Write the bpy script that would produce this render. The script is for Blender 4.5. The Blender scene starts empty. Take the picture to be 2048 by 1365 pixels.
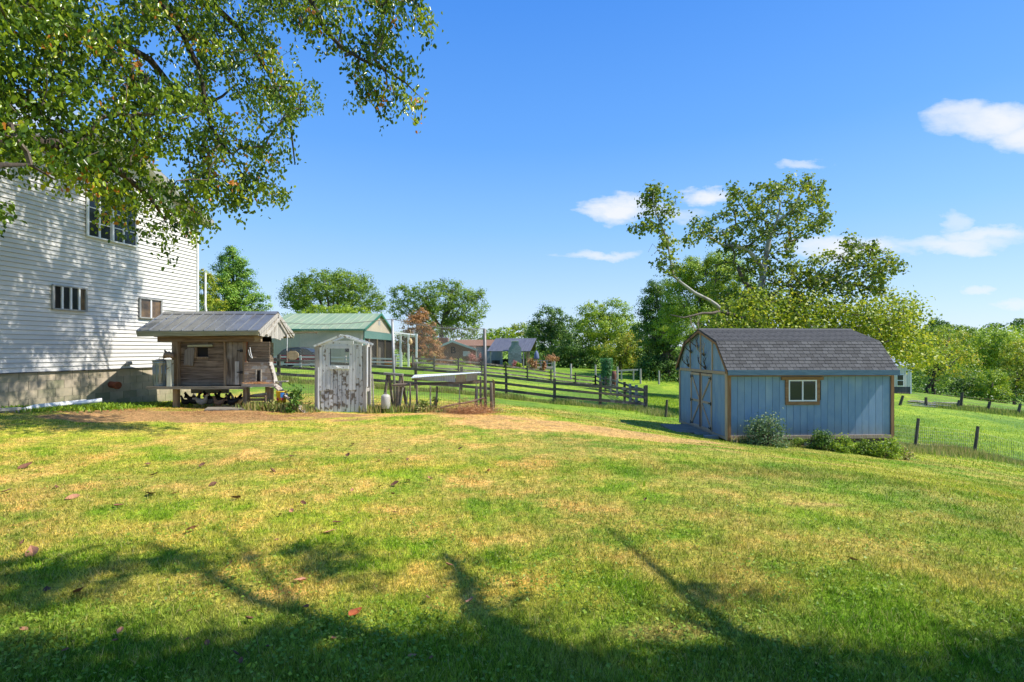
import bpy, math, random
import numpy as np
from mathutils import Vector, Matrix
random.seed(7); rng = np.random.default_rng(7)
SC = bpy.context.scene; COL = SC.collection

# ---------------------------------------------------------------- camera
CAMZ = 1.55; F = 1050.0; HY = 700.0
cam = bpy.data.objects.new('camera', bpy.data.cameras.new('camera')); COL.objects.link(cam)
cam.location = (0, 0, CAMZ); cam.rotation_euler = (math.radians(90), 0, 0)
cam.data.sensor_width = 36; cam.data.lens = 36*F/2048; cam.data.shift_y = (HY-682.5)/2048
cam.data.clip_start = 0.05; cam.data.clip_end = 3000
SC.camera = cam
# ---------------------------------------------------------------- light
SUN_EL = math.radians(51); SUN_AZV = Vector((1, -0.085, 0)).normalized()
S = Vector((SUN_AZV.x*math.cos(SUN_EL), SUN_AZV.y*math.cos(SUN_EL), math.sin(SUN_EL)))
sl = bpy.data.lights.new('sun', 'SUN'); sl.energy = 4.4; sl.angle = math.radians(0.55); sl.color = (1, 0.95, 0.86)
so = bpy.data.objects.new('sun', sl); COL.objects.link(so); so.rotation_euler = S.to_track_quat('Z', 'Y').to_euler()
W = bpy.data.worlds.new("World"); SC.world = W; W.use_nodes = True
nt = W.node_tree; nt.nodes.clear(); L = nt.links.new
out = nt.nodes.new('ShaderNodeOutputWorld'); bg = nt.nodes.new('ShaderNodeBackground'); bg.inputs[1].default_value = 0.13
sky = nt.nodes.new('ShaderNodeTexSky'); sky.sky_type = 'NISHITA'; sky.sun_disc = False
sky.sun_elevation = SUN_EL; sky.sun_rotation = math.atan2(S.x, S.y); sky.air_density = 1.0; sky.dust_density = 0.35; sky.ozone_density = 2.2
L(bg.outputs[0], out.inputs[0])
def wm(op, a, b=None, clamp=False):
    n = nt.nodes.new('ShaderNodeMath'); n.operation = op; n.use_clamp = clamp
    for i, v in enumerate((a, b)):
        if v is None: continue
        if isinstance(v, (int, float)): n.inputs[i].default_value = v
        else: L(v, n.inputs[i])
    return n.outputs[0]
hs = nt.nodes.new('ShaderNodeHueSaturation'); hs.inputs['Saturation'].default_value = 1.16; hs.inputs['Value'].default_value = 1.12
L(sky.outputs[0], hs.inputs['Color'])
gtc = nt.nodes.new('ShaderNodeTexCoord'); gsx = nt.nodes.new('ShaderNodeSeparateXYZ'); L(gtc.outputs['Generated'], gsx.inputs[0])
gr = nt.nodes.new('ShaderNodeValToRGB'); ge = gr.color_ramp.elements
GS = 4.6; stops = [(0.0,(.57,.71,.95)),(.10,(.43,.64,.97)),(.22,(.25,.53,.98)),(.36,(.125,.39,.96)),(.55,(.06,.28,.88)),(1.0,(.035,.17,.62))]
ge[0].position = 0; ge[0].color = (*stops[0][1],1); ge[1].position = 1; ge[1].color = (*stops[-1][1],1)
for p_, c_ in stops[1:-1]: e_ = ge.new(p_); e_.color = (*c_,1)
L(gsx.outputs[2], gr.inputs[0])
gv = nt.nodes.new('ShaderNodeVectorMath'); gv.operation = 'SCALE'; gv.inputs['Scale'].default_value = GS; L(gr.outputs[0], gv.inputs[0])
skymix = nt.nodes.new('ShaderNodeMixRGB'); skymix.inputs[0].default_value = .82; L(hs.outputs[0], skymix.inputs[1]); L(gv.outputs[0], skymix.inputs[2])
tc = nt.nodes.new('ShaderNodeTexCoord'); sx = nt.nodes.new('ShaderNodeSeparateXYZ'); L(tc.outputs['Generated'], sx.inputs[0])
yy = wm('MAXIMUM', sx.outputs[1], 0.02)
U0 = wm('DIVIDE', sx.outputs[0], yy); V0 = wm('DIVIDE', sx.outputs[2], yy)
cb = nt.nodes.new('ShaderNodeCombineXYZ'); L(U0, cb.inputs[0]); L(wm('MULTIPLY', V0, 2.2), cb.inputs[1])
nz = nt.nodes.new('ShaderNodeTexNoise'); nz.inputs['Scale'].default_value = 7; nz.inputs['Detail'].default_value = 8; nz.inputs['Roughness'].default_value = .62; L(cb.outputs[0], nz.inputs['Vector'])
nsp = nt.nodes.new('ShaderNodeSeparateColor'); L(nz.outputs['Color'], nsp.inputs[0])
U = wm('ADD', U0, wm('MULTIPLY', wm('SUBTRACT', nsp.outputs[0], .5), .20))
V = wm('ADD', V0, wm('MULTIPLY', wm('SUBTRACT', nsp.outputs[1], .5), .085))
CL = [(2000,243,105,30,1),(2050,275,70,32,1),(1935,228,60,20,.8),(1245,415,62,22,1.1),(1205,425,50,12,.8),(1310,420,70,14,.6),
      (1430,390,46,14,1),(1205,504,70,9,.75),(1610,328,50,8,.6),(1905,490,105,14,.8),(1960,474,70,14,.8),(1900,445,26,20,.5),
      (1690,500,95,20,1),(1640,488,40,12,.8),(1952,574,24,9,.6),(2030,606,34,7,.55),(60,235,70,24,.8),(330,30,40,20,.4)]
acc = None
for (cx, cy, a, b, w) in CL:
    u0 = (cx-1024)/F; v0 = -(cy-HY)/F
    du = wm('DIVIDE', wm('SUBTRACT', U, u0), 1.25*a/F); dv = wm('DIVIDE', wm('SUBTRACT', V, v0), 1.2*b/F)
    d = wm('SUBTRACT', 1.25, wm('ADD', wm('MULTIPLY', du, du), wm('MULTIPLY', dv, dv)))
    m = wm('MULTIPLY', wm('MULTIPLY', d, .8, True), w)
    acc = m if acc is None else wm('MAXIMUM', acc, m)
acc = wm('MULTIPLY', acc, wm('GREATER_THAN', sx.outputs[1], 0.02), True)
# bright thin haze towards the horizon comes from the sky itself; clouds are mixed over it
mx = nt.nodes.new('ShaderNodeMixRGB'); L(wm('MULTIPLY', acc, .93), mx.inputs[0]); L(skymix.outputs[0], mx.inputs[1]); mx.inputs[2].default_value = (4.1, 4.2, 4.4, 1)
L(mx.outputs[0], bg.inputs[0])
SC.view_settings.view_transform = 'Standard'; SC.view_settings.look = 'None'; SC.view_settings.gamma = 1
SC.view_settings.use_curve_mapping = False; SC.view_settings.exposure = 0.82
SC.cycles.max_bounces = 6; SC.cycles.transparent_max_bounces = 8

# ---------------------------------------------------------------- helpers
def X(px, Y): return (px-1024)/F*Y
def Z(py, Y): return CAMZ-(py-HY)/F*Y
def P(px, py, Y): return Vector((X(px, Y), Y, Z(py, Y)))

ORG = {}
def setp(o, label=None, cat=None, group=None, kind=None):
    if label: o['label'] = label
    if cat: o['category'] = cat
    if group: o['group'] = group
    if kind: o['kind'] = kind
    return o
def thing(name, label, cat, loc, group=None):
    o = bpy.data.objects.new(name, None); COL.objects.link(o); o.location = loc; o.empty_display_size = .2
    ORG[o.name] = Vector(loc); return setp(o, label, cat, group)
def link(name, me, parent=None, at=None):
    o = bpy.data.objects.new(name, me); COL.objects.link(o)
    if parent is not None:
        o.parent = parent; ORG[o.name] = ORG[parent.name]
        if at is not None: o.location = Vector(at)-ORG[parent.name]
    else:
        ORG[o.name] = Vector((0, 0, 0))
        if at is not None: o.location = at
    return o
def copy_tree(o, parent=None):
    c = o.copy(); COL.objects.link(c); ORG[c.name] = ORG.get(o.name, Vector((0,0,0)))
    if parent is not None: c.parent = parent
    for ch in list(o.children): copy_tree(ch, c)
    return c

class MB:
    def __init__(s): s.v = []; s.f = []
    def add(s, vs, fs):
        n = len(s.v); s.v += [tuple(v) for v in vs]; s.f += [tuple(i+n for i in f) for f in fs]; return s
    def box(s, x0, x1, y0, y1, z0, z1):
        return s.add([(x0,y0,z0),(x1,y0,z0),(x1,y1,z0),(x0,y1,z0),(x0,y0,z1),(x1,y0,z1),(x1,y1,z1),(x0,y1,z1)],
                     [(0,3,2,1),(4,5,6,7),(0,1,5,4),(1,2,6,5),(2,3,7,6),(3,0,4,7)])
    def beam(s, p0, p1, w, h, up=(0,0,1)):
        p0 = Vector(p0); p1 = Vector(p1); a = (p1-p0).normalized(); up = Vector(up)
        if abs(a.dot(up)) > .98: up = Vector((0,1,0))
        r = a.cross(up).normalized(); u = r.cross(a).normalized(); r = r*w/2; u = u*h/2
        v = [p0-r-u, p0+r-u, p0+r+u, p0-r+u, p1-r-u, p1+r-u, p1+r+u, p1-r+u]
        return s.add(v, [(0,1,2,3),(7,6,5,4),(0,4,5,1),(1,5,6,2),(2,6,7,3),(3,7,4,0)])
    def prism(s, pts, vec):
        pts = [Vector(p) for p in pts]; vec = Vector(vec); n = len(pts)
        return s.add(pts+[p+vec for p in pts], [tuple(range(n))[::-1], tuple(range(n, 2*n))]+[(i, (i+1) % n, n+(i+1) % n, n+i) for i in range(n)])
    def tube(s, pts, rad, n=6, sq=1.0):
        pts = [Vector(p) for p in pts]; k = len(pts)
        if not hasattr(rad, '__len__'): rad = [rad]*k
        vs = []; fs = []; prev = None
        for i, p in enumerate(pts):
            a = (pts[min(i+1, k-1)]-pts[max(i-1, 0)])
            a = a.normalized() if a.length > 1e-9 else Vector((0,0,1))
            r = a.cross(Vector((0,0,1)) if prev is None else prev)
            if prev is None:
                if r.length < .05: r = a.cross(Vector((0,1,0)))
                r.normalize(); u = r.cross(a)
            else:
                u = (prev-a*prev.dot(a)).normalized(); r = a.cross(u)
            prev = u
            for j in range(n):
                t = 2*math.pi*j/n; vs.append(p+r*(math.cos(t)*rad[i]*sq)+u*(math.sin(t)*rad[i]))
        for i in range(k-1):
            for j in range(n): fs.append((i*n+j, i*n+(j+1) % n, (i+1)*n+(j+1) % n, (i+1)*n+j))
        fs.append(tuple(range(n))[::-1]); fs.append(tuple((k-1)*n+j for j in range(n)))
        return s.add(vs, fs)
    def lathe(s, c, prof, n=16):
        c = Vector(c); vs = []; fs = []
        for (r, z) in prof:
            for j in range(n):
                t = 2*math.pi*j/n; vs.append(c+Vector((math.cos(t)*r, math.sin(t)*r, z)))
        for i in range(len(prof)-1):
            for j in range(n): fs.append((i*n+j, i*n+(j+1) % n, (i+1)*n+(j+1) % n, (i+1)*n+j))
        fs.append(tuple(range(n))[::-1]); fs.append(tuple((len(prof)-1)*n+j for j in range(n)))
        return s.add(vs, fs)
    def mesh(s, name, mat, org=Vector((0,0,0)), smooth=False):
        me = bpy.data.meshes.new(name); me.from_pydata([(v[0]-org[0], v[1]-org[1], v[2]-org[2]) for v in s.v], [], s.f)
        me.materials.append(mat)
        if smooth: me.polygons.foreach_set('use_smooth', [True]*len(me.polygons))
        me.update(); return me
    def part(s, name, mat, parent, smooth=False, label=None, kind=None):
        o = link(name, s.mesh(name, mat, ORG[parent.name], smooth), parent); return setp(o, label, None, None, kind)
    def single(s, name, mat, label, cat, loc, group=None, smooth=False, kind=None):
        loc = Vector(loc); o = link(name, s.mesh(name, mat, loc, smooth), None, loc); ORG[o.name] = loc
        return setp(o, label, cat, group, kind)

def arr_mesh(name, V, Fc, mat, tint=None, smooth=False, extra=None):
    """V (n,3), Fc (m,k) uniform faces"""
    me = bpy.data.meshes.new(name); V = np.asarray(V, np.float32); Fc = np.asarray(Fc, np.int32); m, k = Fc.shape
    me.vertices.add(len(V)); me.vertices.foreach_set('co', V.ravel())
    me.loops.add(m*k); me.loops.foreach_set('vertex_index', Fc.ravel())
    me.polygons.add(m); me.polygons.foreach_set('loop_start', np.arange(0, m*k, k, dtype=np.int32)); me.polygons.foreach_set('loop_total', np.full(m, k, np.int32))
    if smooth: me.polygons.foreach_set('use_smooth', np.ones(m, bool))
    if tint is not None:
        a = me.attributes.new('tint', 'FLOAT', 'POINT'); a.data.foreach_set('value', np.asarray(tint, np.float32))
    for kx, vx in (extra or {}).items():
        a = me.attributes.new(kx, 'FLOAT', 'POINT'); a.data.foreach_set('value', np.asarray(vx, np.float32))
    me.materials.append(mat); me.update(calc_edges=True); me.validate(); return me

# ---------------------------------------------------------------- materials
def newmat(name):
    m = bpy.data.materials.new(name); m.use_nodes = True; t = m.node_tree; b = t.nodes['Principled BSDF']; return m, t, b
def c4(c): return (c[0], c[1], c[2], 1)
def pm(name, c1, c2=None, scale=4, rough=.8, bump=.25, bscale=None, stretch=(1,1,1), metallic=0, rnd=.12, ramp=(.38,.62), spec=.3, detail=6, bdist=.01, c3=None, s3=1.2, r3=(.5,.6), splash=None):
    m, t, b = newmat(name); n = t.nodes.new; Lk = t.links.new
    c2 = c2 or tuple(x*.8 for x in c1)
    tc = n('ShaderNodeTexCoord'); oi = n('ShaderNodeObjectInfo')
    mu = n('ShaderNodeMath'); mu.operation = 'MULTIPLY'; mu.inputs[1].default_value = 37; Lk(oi.outputs['Random'], mu.inputs[0])
    va = n('ShaderNodeVectorMath'); va.operation = 'ADD'; Lk(tc.outputs['Object'], va.inputs[0]); Lk(mu.outputs[0], va.inputs[1])
    mp = n('ShaderNodeMapping'); mp.inputs['Scale'].default_value = stretch; Lk(va.outputs[0], mp.inputs[0])
    nz = n('ShaderNodeTexNoise'); nz.inputs['Scale'].default_value = scale; nz.inputs['Detail'].default_value = detail; nz.inputs['Roughness'].default_value = .6; Lk(mp.outputs[0], nz.inputs['Vector'])
    cr = n('ShaderNodeValToRGB'); cr.color_ramp.elements[0].position = ramp[0]; cr.color_ramp.elements[1].position = ramp[1]
    cr.color_ramp.elements[0].color = c4(c1); cr.color_ramp.elements[1].color = c4(c2); Lk(nz.outputs['Fac'], cr.inputs[0])
    col = cr.outputs[0]
    if c3:
        n3 = n('ShaderNodeTexNoise'); n3.inputs['Scale'].default_value = s3; n3.inputs['Detail'].default_value = 5; Lk(va.outputs[0], n3.inputs['Vector'])
        r = n('ShaderNodeValToRGB'); r.color_ramp.elements[0].position = r3[0]; r.color_ramp.elements[1].position = r3[1]; Lk(n3.outputs['Fac'], r.inputs[0])
        mx = n('ShaderNodeMixRGB'); Lk(r.outputs[0], mx.inputs[0]); Lk(col, mx.inputs[1]); mx.inputs[2].default_value = c4(c3); col = mx.outputs[0]
    if splash:
        z0_, z1_, sc_ = splash; ge_ = n('ShaderNodeNewGeometry'); se_ = n('ShaderNodeSeparateXYZ'); Lk(ge_.outputs['Position'], se_.inputs[0])
        ns_ = n('ShaderNodeTexNoise'); ns_.inputs['Scale'].default_value = 7; ns_.inputs['Detail'].default_value = 7; ns_.inputs['Roughness'].default_value = .7; Lk(ge_.outputs['Position'], ns_.inputs['Vector'])
        mr_ = n('ShaderNodeMapRange'); mr_.inputs[1].default_value = z1_; mr_.inputs[2].default_value = z0_; mr_.inputs[3].default_value = 0; mr_.inputs[4].default_value = 1; Lk(se_.outputs[2], mr_.inputs[0])
        mm_ = n('ShaderNodeMath'); mm_.operation = 'MULTIPLY'; Lk(mr_.outputs[0], mm_.inputs[0]); Lk(ns_.outputs['Fac'], mm_.inputs[1])
        m2_ = n('ShaderNodeMath'); m2_.operation = 'MULTIPLY'; m2_.inputs[1].default_value = 1.25; m2_.use_clamp = True; Lk(mm_.outputs[0], m2_.inputs[0])
        mx_ = n('ShaderNodeMixRGB'); Lk(m2_.outputs[0], mx_.inputs[0]); Lk(col, mx_.inputs[1]); mx_.inputs[2].default_value = c4(sc_); col = mx_.outputs[0]
    hv = n('ShaderNodeHueSaturation'); mr = n('ShaderNodeMapRange'); mr.inputs[3].default_value = 1-rnd; mr.inputs[4].default_value = 1+rnd
    Lk(oi.outputs['Random'], mr.inputs[0]); Lk(mr.outputs[0], hv.inputs['Value']); Lk(col, hv.inputs['Color']); Lk(hv.outputs[0], b.inputs['Base Color'])
    b.inputs['Roughness'].default_value = rough; b.inputs['Metallic'].default_value = metallic; b.inputs['Specular IOR Level'].default_value = spec
    if bump > 0:
        if bscale:
            nb = n('ShaderNodeTexNoise'); nb.inputs['Scale'].default_value = bscale; nb.inputs['Detail'].default_value = 6; Lk(mp.outputs[0], nb.inputs['Vector'])
        else: nb = nz
        bp = n('ShaderNodeBump'); bp.inputs['Strength'].default_value = bump; bp.inputs['Distance'].default_value = bdist; Lk(nb.outputs['Fac'], bp.inputs['Height']); Lk(bp.outputs[0], b.inputs['Normal'])
    return m
def wood(name, c1, c2, ax='x', rnd=.18, c3=None, s3=2.0, r3=(.5,.6), scale=1.0):
    st = {'x': (1.2,14,22), 'z': (22,22,1.2), 'y': (22,1.2,22)}[ax]
    return pm(name, c1, c2, scale=scale*1.6, rough=.88, bump=.6, stretch=st, rnd=rnd, ramp=(.35,.66), spec=.15, c3=c3, s3=s3, r3=r3, bdist=.006)
def leafmat(name, cols, trans=.35, rough=.5, poss=None):
    m, t, b = newmat(name); n = t.nodes.new; Lk = t.links.new
    at = n('ShaderNodeAttribute'); at.attribute_name = 'tint'
    cr = n('ShaderNodeValToRGB'); el = cr.color_ramp.elements
    poss = poss or [i/(len(cols)-1) for i in range(len(cols))]
    el[0].position = poss[0]; el[0].color = c4(cols[0]); el[1].position = poss[-1]; el[1].color = c4(cols[-1])
    for p, c in list(zip(poss, cols))[1:-1]:
        e = el.new(p); e.color = c4(c)
    Lk(at.outputs['Fac'], cr.inputs[0]); Lk(cr.outputs[0], b.inputs['Base Color']); b.inputs['Roughness'].default_value = rough; b.inputs['Specular IOR Level'].default_value = .35
    tr = n('ShaderNodeBsdfTranslucent'); hv = n('ShaderNodeHueSaturation'); hv.inputs['Value'].default_value = 1.5; hv.inputs['Hue'].default_value = .485; Lk(cr.outputs[0], hv.inputs['Color']); Lk(hv.outputs[0], tr.inputs[0])
    ms = n('ShaderNodeMixShader'); ms.inputs[0].default_value = trans; Lk(b.outputs[0], ms.inputs[1]); Lk(tr.outputs[0], ms.inputs[2]); Lk(ms.outputs[0], t.nodes['Material Output'].inputs[0])
    return m

# ---------------------------------------------------------------- terrain height
CP = [(0,0,0),(0,2.5,0),(-3,3,0),(3,3,-.03),(-6,5,.02),(6,4,-.2),(0,6,0),(4,8,-.15),(-4,8,.02),(9,9,-.9),(14,12,-1.7),(0,-10,.1),(-10,-8,.3),(12,-6,-.6),
      (-20,0,.5),(25,5,-2.6),(0,10,0),(3,11.5,-.3)]
def cpp(px, py, Y): return (X(px, Y), Y, Z(py, Y))
CP += [cpp(*a) for a in [(684,825,13),(990,827,13),(530,822,13),(350,814,13.6),(1455,883,14.5),(1362,852,18.04),(1600,893,14.6),(1778,909,14.75),(1833,900,20),(1950,909,20.5),(2048,934,20),
      (1300,824,26),(1200,815,26),(1108,807,26),(1013,796,26),(922,787,26),(780,777,26),(557,762,26),(1191,775,50),(868,743,40),(960,749,43),(1055,759,46),
      (727,735,48),(560,733,48),(900,728,75),(1040,735,68),(1150,746,62),(1320,762,58),(1331,835,22),(1800,787,50),(1910,822,42),(1855,811,45),(1990,806,60),(2048,838,42),
      (2048,795,85),(310,805,15.4),(100,816,12.3),(0,832,10.2),(1900,800,75),(1700,790,50),(200,740,40),(0,750,40)]]
CP += [(-150,60,1),(-150,200,0),(0,200,-2),(150,150,-9),(150,250,-6),(-250,400,2),(250,400,6),(0,400,0),(250,0,-6),(250,120,-9),(-250,0,1)]
CPa = np.array(CP, float); _sc = 10.0
def _phi(r2):
    return np.where(r2 > 1e-12, .5*r2*np.log(r2+1e-12), 0)
_xy = CPa[:, :2]/_sc; _n = len(CPa)
_K = _phi(((_xy[:, None]-_xy[None])**2).sum(-1))+np.eye(_n)*.0015
_Pm = np.hstack([np.ones((_n,1)), _xy]); _A = np.block([[_K, _Pm],[_Pm.T, np.zeros((3,3))]])
_w = np.linalg.solve(_A, np.concatenate([CPa[:, 2], np.zeros(3)]))
def gza(x, y):
    x = np.clip(np.asarray(x, float), -260, 260)/_sc; y = np.clip(np.asarray(y, float), -12, 410)/_sc
    sh = x.shape; q = np.stack([x.ravel(), y.ravel()], 1); o = np.zeros(len(q))
    for i in range(0, len(q), 20000):
        qq = q[i:i+20000]; K = _phi(((qq[:, None]-_xy[None])**2).sum(-1)); o[i:i+20000] = K@_w[:_n]+_w[_n]+qq@_w[_n+1:]
    return o.reshape(sh)
def gz(x, y): return float(gza(np.array([x]), np.array([y]))[0])
def G(px, py):
    Y = 1.55*F/(py-HY)
    for _ in range(30): Y = .5*Y+.5*(CAMZ-gz(X(px, Y), Y))*F/(py-HY)
    return X(px, Y), Y

# ---------------------------------------------------------------- ground cover colour (shared)
DRY = [  # world ellipses (cx, cy, rx, ry, strength, dirt?)
    (1.6,11.1,3.4,1.15,1.0,.50),(-.2,12.1,1.9,.55,1.0,.55),(-3.2,12.35,2.6,.5,.85,.35),(3.6,10.0,1.3,.5,.8,.3),
    (-7.0,11.5,3.3,1.0,1.0,1.0),(-8.0,10.6,2.1,.6,.9,.9),(-4.4,12.2,1.6,.5,1.0,.75),(-6.6,13.0,1.3,.9,.9,.9),(-1.2,12.9,.9,.45,1,.8),(-5.0,12.6,1.2,.4,.7,.5),
    (-4.0,9.0,3.5,1.3,.55,0),(-1.0,8.0,2.2,1.1,.45,0),(-4.5,6.6,2.2,.9,.4,0),(3.0,4.2,.9,.35,.45,0),(.86,2.86,.3,.10,.6,.1),(-.3,3.3,.5,.2,.5,0),
    (5.6,3.9,1.0,.7,.6,.3),(2.6,6.2,1.2,.35,.35,.1),(3.2,5.4,.5,.16,.7,.2),(4.6,8.9,1.6,.3,.6,.1),(7.0,9.6,1.5,.3,.5,0),(-2,3.4,1,.25,.5,0),(4.8,12.6,1.0,.25,.4,0)]
def drymask(x, y):
    d = np.zeros_like(x); e = np.zeros_like(x)
    w1 = np.sin(x*2.3+y*1.1)*.18+np.sin(x*5.1-y*4.3+1)*.12+np.sin(y*7.7+x*1.3)*.08
    for (cx, cy, rx, ry, s, q) in DRY:
        r = np.sqrt(((x-cx)/rx)**2+((y-cy)/ry)**2)+w1
        m = np.clip((1.25-r)/.6, 0, 1); d = np.maximum(d, m*s); e = np.maximum(e, m*q)
    return d, e
def grassmat(name, blades):
    m, t, b = newmat(name); n = t.nodes.new; Lk = t.links.new
    geo = n('ShaderNodeNewGeometry')
    def noise(sc, det=5, ro=.6, v=None):
        z = n('ShaderNodeTexNoise'); z.inputs['Scale'].default_value = sc; z.inputs['Detail'].default_value = det; z.inputs['Roughness'].default_value = ro; Lk(v or geo.outputs['Position'], z.inputs['Vector']); return z.outputs['Fac']
    def ramp(f, p0, p1, a=(0,0,0), c=(1,1,1)):
        r = n('ShaderNodeValToRGB'); r.color_ramp.elements[0].position = p0; r.color_ramp.elements[1].position = p1; r.color_ramp.elements[0].color = c4(a); r.color_ramp.elements[1].color = c4(c); Lk(f, r.inputs[0]); return r.outputs[0]
    def mix(f, a, c, ty='MIX'):
        x = n('ShaderNodeMixRGB'); x.blend_type = ty
        for i, v in enumerate((f, a, c)):
            if isinstance(v, tuple): x.inputs[i].default_value = c4(v)
            elif isinstance(v, (int, float)): x.inputs[i].default_value = v
            else: Lk(v, x.inputs[i])
        return x.outputs[0]
    def math_(op, a, c=None, cl=False):
        x = n('ShaderNodeMath'); x.operation = op; x.use_clamp = cl
        for i, v in enumerate((a, c)):
            if v is None: continue
            if isinstance(v, (int, float)): x.inputs[i].default_value = v
            else: Lk(v, x.inputs[i])
        return x.outputs[0]
    dry = n('ShaderNodeAttribute'); dry.attribute_name = 'dry'; dirt = n('ShaderNodeAttribute'); dirt.attribute_name = 'dirt'
    g = ramp(noise(.55, 6), .36, .66, (.27,.43,.025), (.52,.60,.055))          # green to lime
    g = mix(ramp(noise(.16, 4), .42, .62), g, (.17,.31,.03))                # deeper clumps
    straw = ramp(noise(9, 6), .35, .68, (.66,.39,.15), (.84,.56,.26))
    base_dry = math_('MULTIPLY', ramp(noise(1.1, 8, .68), .40, .63), .80)
    lawn = n('ShaderNodeAttribute'); lawn.attribute_name = 'lawn'
    base_dry = math_('MULTIPLY', base_dry, lawn.outputs['Fac'])
    dn = math_('ADD', dry.outputs['Fac'], math_('MULTIPLY', math_('SUBTRACT', noise(3.2, 8, .7), .5), 1.9))
    dm = math_('MULTIPLY', math_('MULTIPLY', dry.outputs['Fac'], 1.3, True), math_('MULTIPLY', dn, 1.25, True), True)
    f = math_('MAXIMUM', base_dry, dm, True)
    c = mix(f, g, straw)
    soil = ramp(noise(14, 6), .35, .65, (.36,.20,.11), (.55,.36,.21))
    sm = math_('MULTIPLY', math_('SUBTRACT', math_('ADD', dirt.outputs['Fac'], math_('MULTIPLY', math_('SUBTRACT', noise(2.4, 6), .5), .9)), .42), 3.2, True)
    c = mix(sm, c, soil)
    c = mix(1.0, c, ramp(lawn.outputs['Fac'], .15, 1.0, (.66,.80,.95), (1,1,1)), 'MULTIPLY')
    c = mix(1.0, c, ramp(noise(18, 4, .7), .36, .64, (.62,.66,.55), (1.28,1.25,1.2)), 'MULTIPLY')
    c = mix(1.0, c, ramp(noise(2.2, 7, .7), .34, .66, (.74,.80,.70), (1.16,1.10,1.0)), 'MULTIPLY')
    if blades:
        at = n('ShaderNodeAttribute'); at.attribute_name = 'tint'
        c = mix(1.0, c, ramp(at.outputs['Fac'], 0, 1, (.28,.36,.2), (1.75,1.65,1.45)), 'MULTIPLY')
        dd = math_('GREATER_THAN', at.outputs['Fac'], .90); c = mix(math_('MULTIPLY', dd, .7), c, (.55,.43,.2))
    else:
        fine = ramp(noise(60, 5, .75), .34, .66, (.30,.30,.24), (1.5,1.42,1.3)); c = mix(1.0, c, fine, 'MULTIPLY')
        mid = ramp(noise(6.5, 6, .7), .32, .68, (.72,.74,.66), (1.2,1.16,1.1)); c = mix(1.0, c, mid, 'MULTIPLY')
    Lk(c, b.inputs['Base Color']); b.inputs['Roughness'].default_value = .75; b.inputs['Specular IOR Level'].default_value = .15
    if blades:
        tr = n('ShaderNodeBsdfTranslucent'); Lk(c, tr.inputs[0]); ms = n('ShaderNodeMixShader'); ms.inputs[0].default_value = .35
        Lk(b.outputs[0], ms.inputs[1]); Lk(tr.outputs[0], ms.inputs[2]); Lk(ms.outputs[0], t.nodes['Material Output'].inputs[0])
    else:
        bp = n('ShaderNodeBump'); bp.inputs['Strength'].default_value = .8; bp.inputs['Distance'].default_value = .03; Lk(noise(45, 6, .75), bp.inputs['Height']); Lk(bp.outputs[0], b.inputs['Normal'])
    return m
GM = grassmat('turf', False); GB = grassmat('grass_blades', True)

def axis(lo, hi, near0, near1, step, grow):
    a = list(np.arange(near0, near1+1e-6, step)); s = step; x = near1
    while x < hi: s *= grow; x += s; a.append(x)
    s = step; x = near0
    while x > lo: s *= grow; x -= s; a.insert(0, x)
    return np.array(a)
gx = axis(-900, 900, -13, 20, .16, 1.06); gy = axis(-60, 1400, 1.5, 18, .14, 1.05)
GX, GY = np.meshgrid(gx, gy); GZ = gza(GX, GY)
GZ = GZ+np.where(GY < 30, (np.sin(GX*3.1+GY*1.7)*.006+np.sin(GX*1.1-GY*2.3)*.010), 0)
nx, ny = len(gx), len(gy); idx = np.arange(nx*ny).reshape(ny, nx)
Fq = np.stack([idx[:-1,:-1].ravel(), idx[:-1,1:].ravel(), idx[1:,1:].ravel(), idx[1:,:-1].ravel()], 1)
d_, e_ = drymask(GX.ravel(), GY.ravel())
def lawnmask(x, y):  # mown back lawn is patchier than the pastures
    yl = 19.5+np.clip((x-0)/6, -1, 1)*-1; return np.clip((yl+2-y)/3, 0.15, 1)*(1-.38*np.clip((x-.5)/3.5,0,1))*np.clip((y-2.75)/.6,.35,1)
me = arr_mesh('ground', np.stack([GX.ravel(), GY.ravel(), GZ.ravel()], 1), Fq, GM, smooth=True, extra={'dry': d_, 'dirt': e_, 'lawn': lawnmask(GX.ravel(), GY.ravel())})
setp(link('ground', me), kind='structure')
# ================================================================ materials
M_SIDING = pm('white_vinyl', (.65,.63,.59), (.59,.575,.545), scale=1.5, rough=.45, bump=.05, rnd=.025)
M_TRIMW = pm('white_trim', (.80,.80,.80), (.72,.72,.71), scale=5, rough=.45, bump=.05, rnd=.03)
M_BLOCK = pm('foundation_block', (.50,.41,.29), (.40,.34,.25), scale=3, rough=.95, bump=.5, bscale=40, rnd=.06, c3=(.25,.24,.15), s3=.9, r3=(.5,.64), splash=(0,.7,(.17,.18,.09)))
M_MORTAR = pm('mortar', (.40,.35,.27), (.34,.30,.23), scale=20, rough=.95)
M_GLASS = pm('dark_glass', (.02,.025,.03), (.03,.035,.04), scale=1, rough=.05, bump=0, spec=.45, rnd=0)
M_GLASSB = pm('amber_room_behind_glass', (.16,.10,.05), (.06,.04,.025), scale=3, rough=.12, bump=0, spec=.6, rnd=.2)
M_GREY = pm('grey_trim', (.34,.34,.33), (.26,.26,.25), scale=6, rough=.6)
M_ROOFG = pm('roof_shingle_grey', (.10,.10,.10), (.07,.07,.07), scale=9)
M_PIPE = pm('rust_pipe', (.30,.09,.035), (.20,.06,.03), scale=8)
M_DARK = pm('painted_interior_dark', (.012,.010,.009), (.02,.016,.012), scale=3, bump=0)  # near-black colour stands in for the shade inside openings
M_PLANK = wood('brown_plank', (.085,.060,.042), (.26,.195,.140), 'x', c3=(.27,.20,.14), s3=1.6, r3=(.52,.66))
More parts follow.
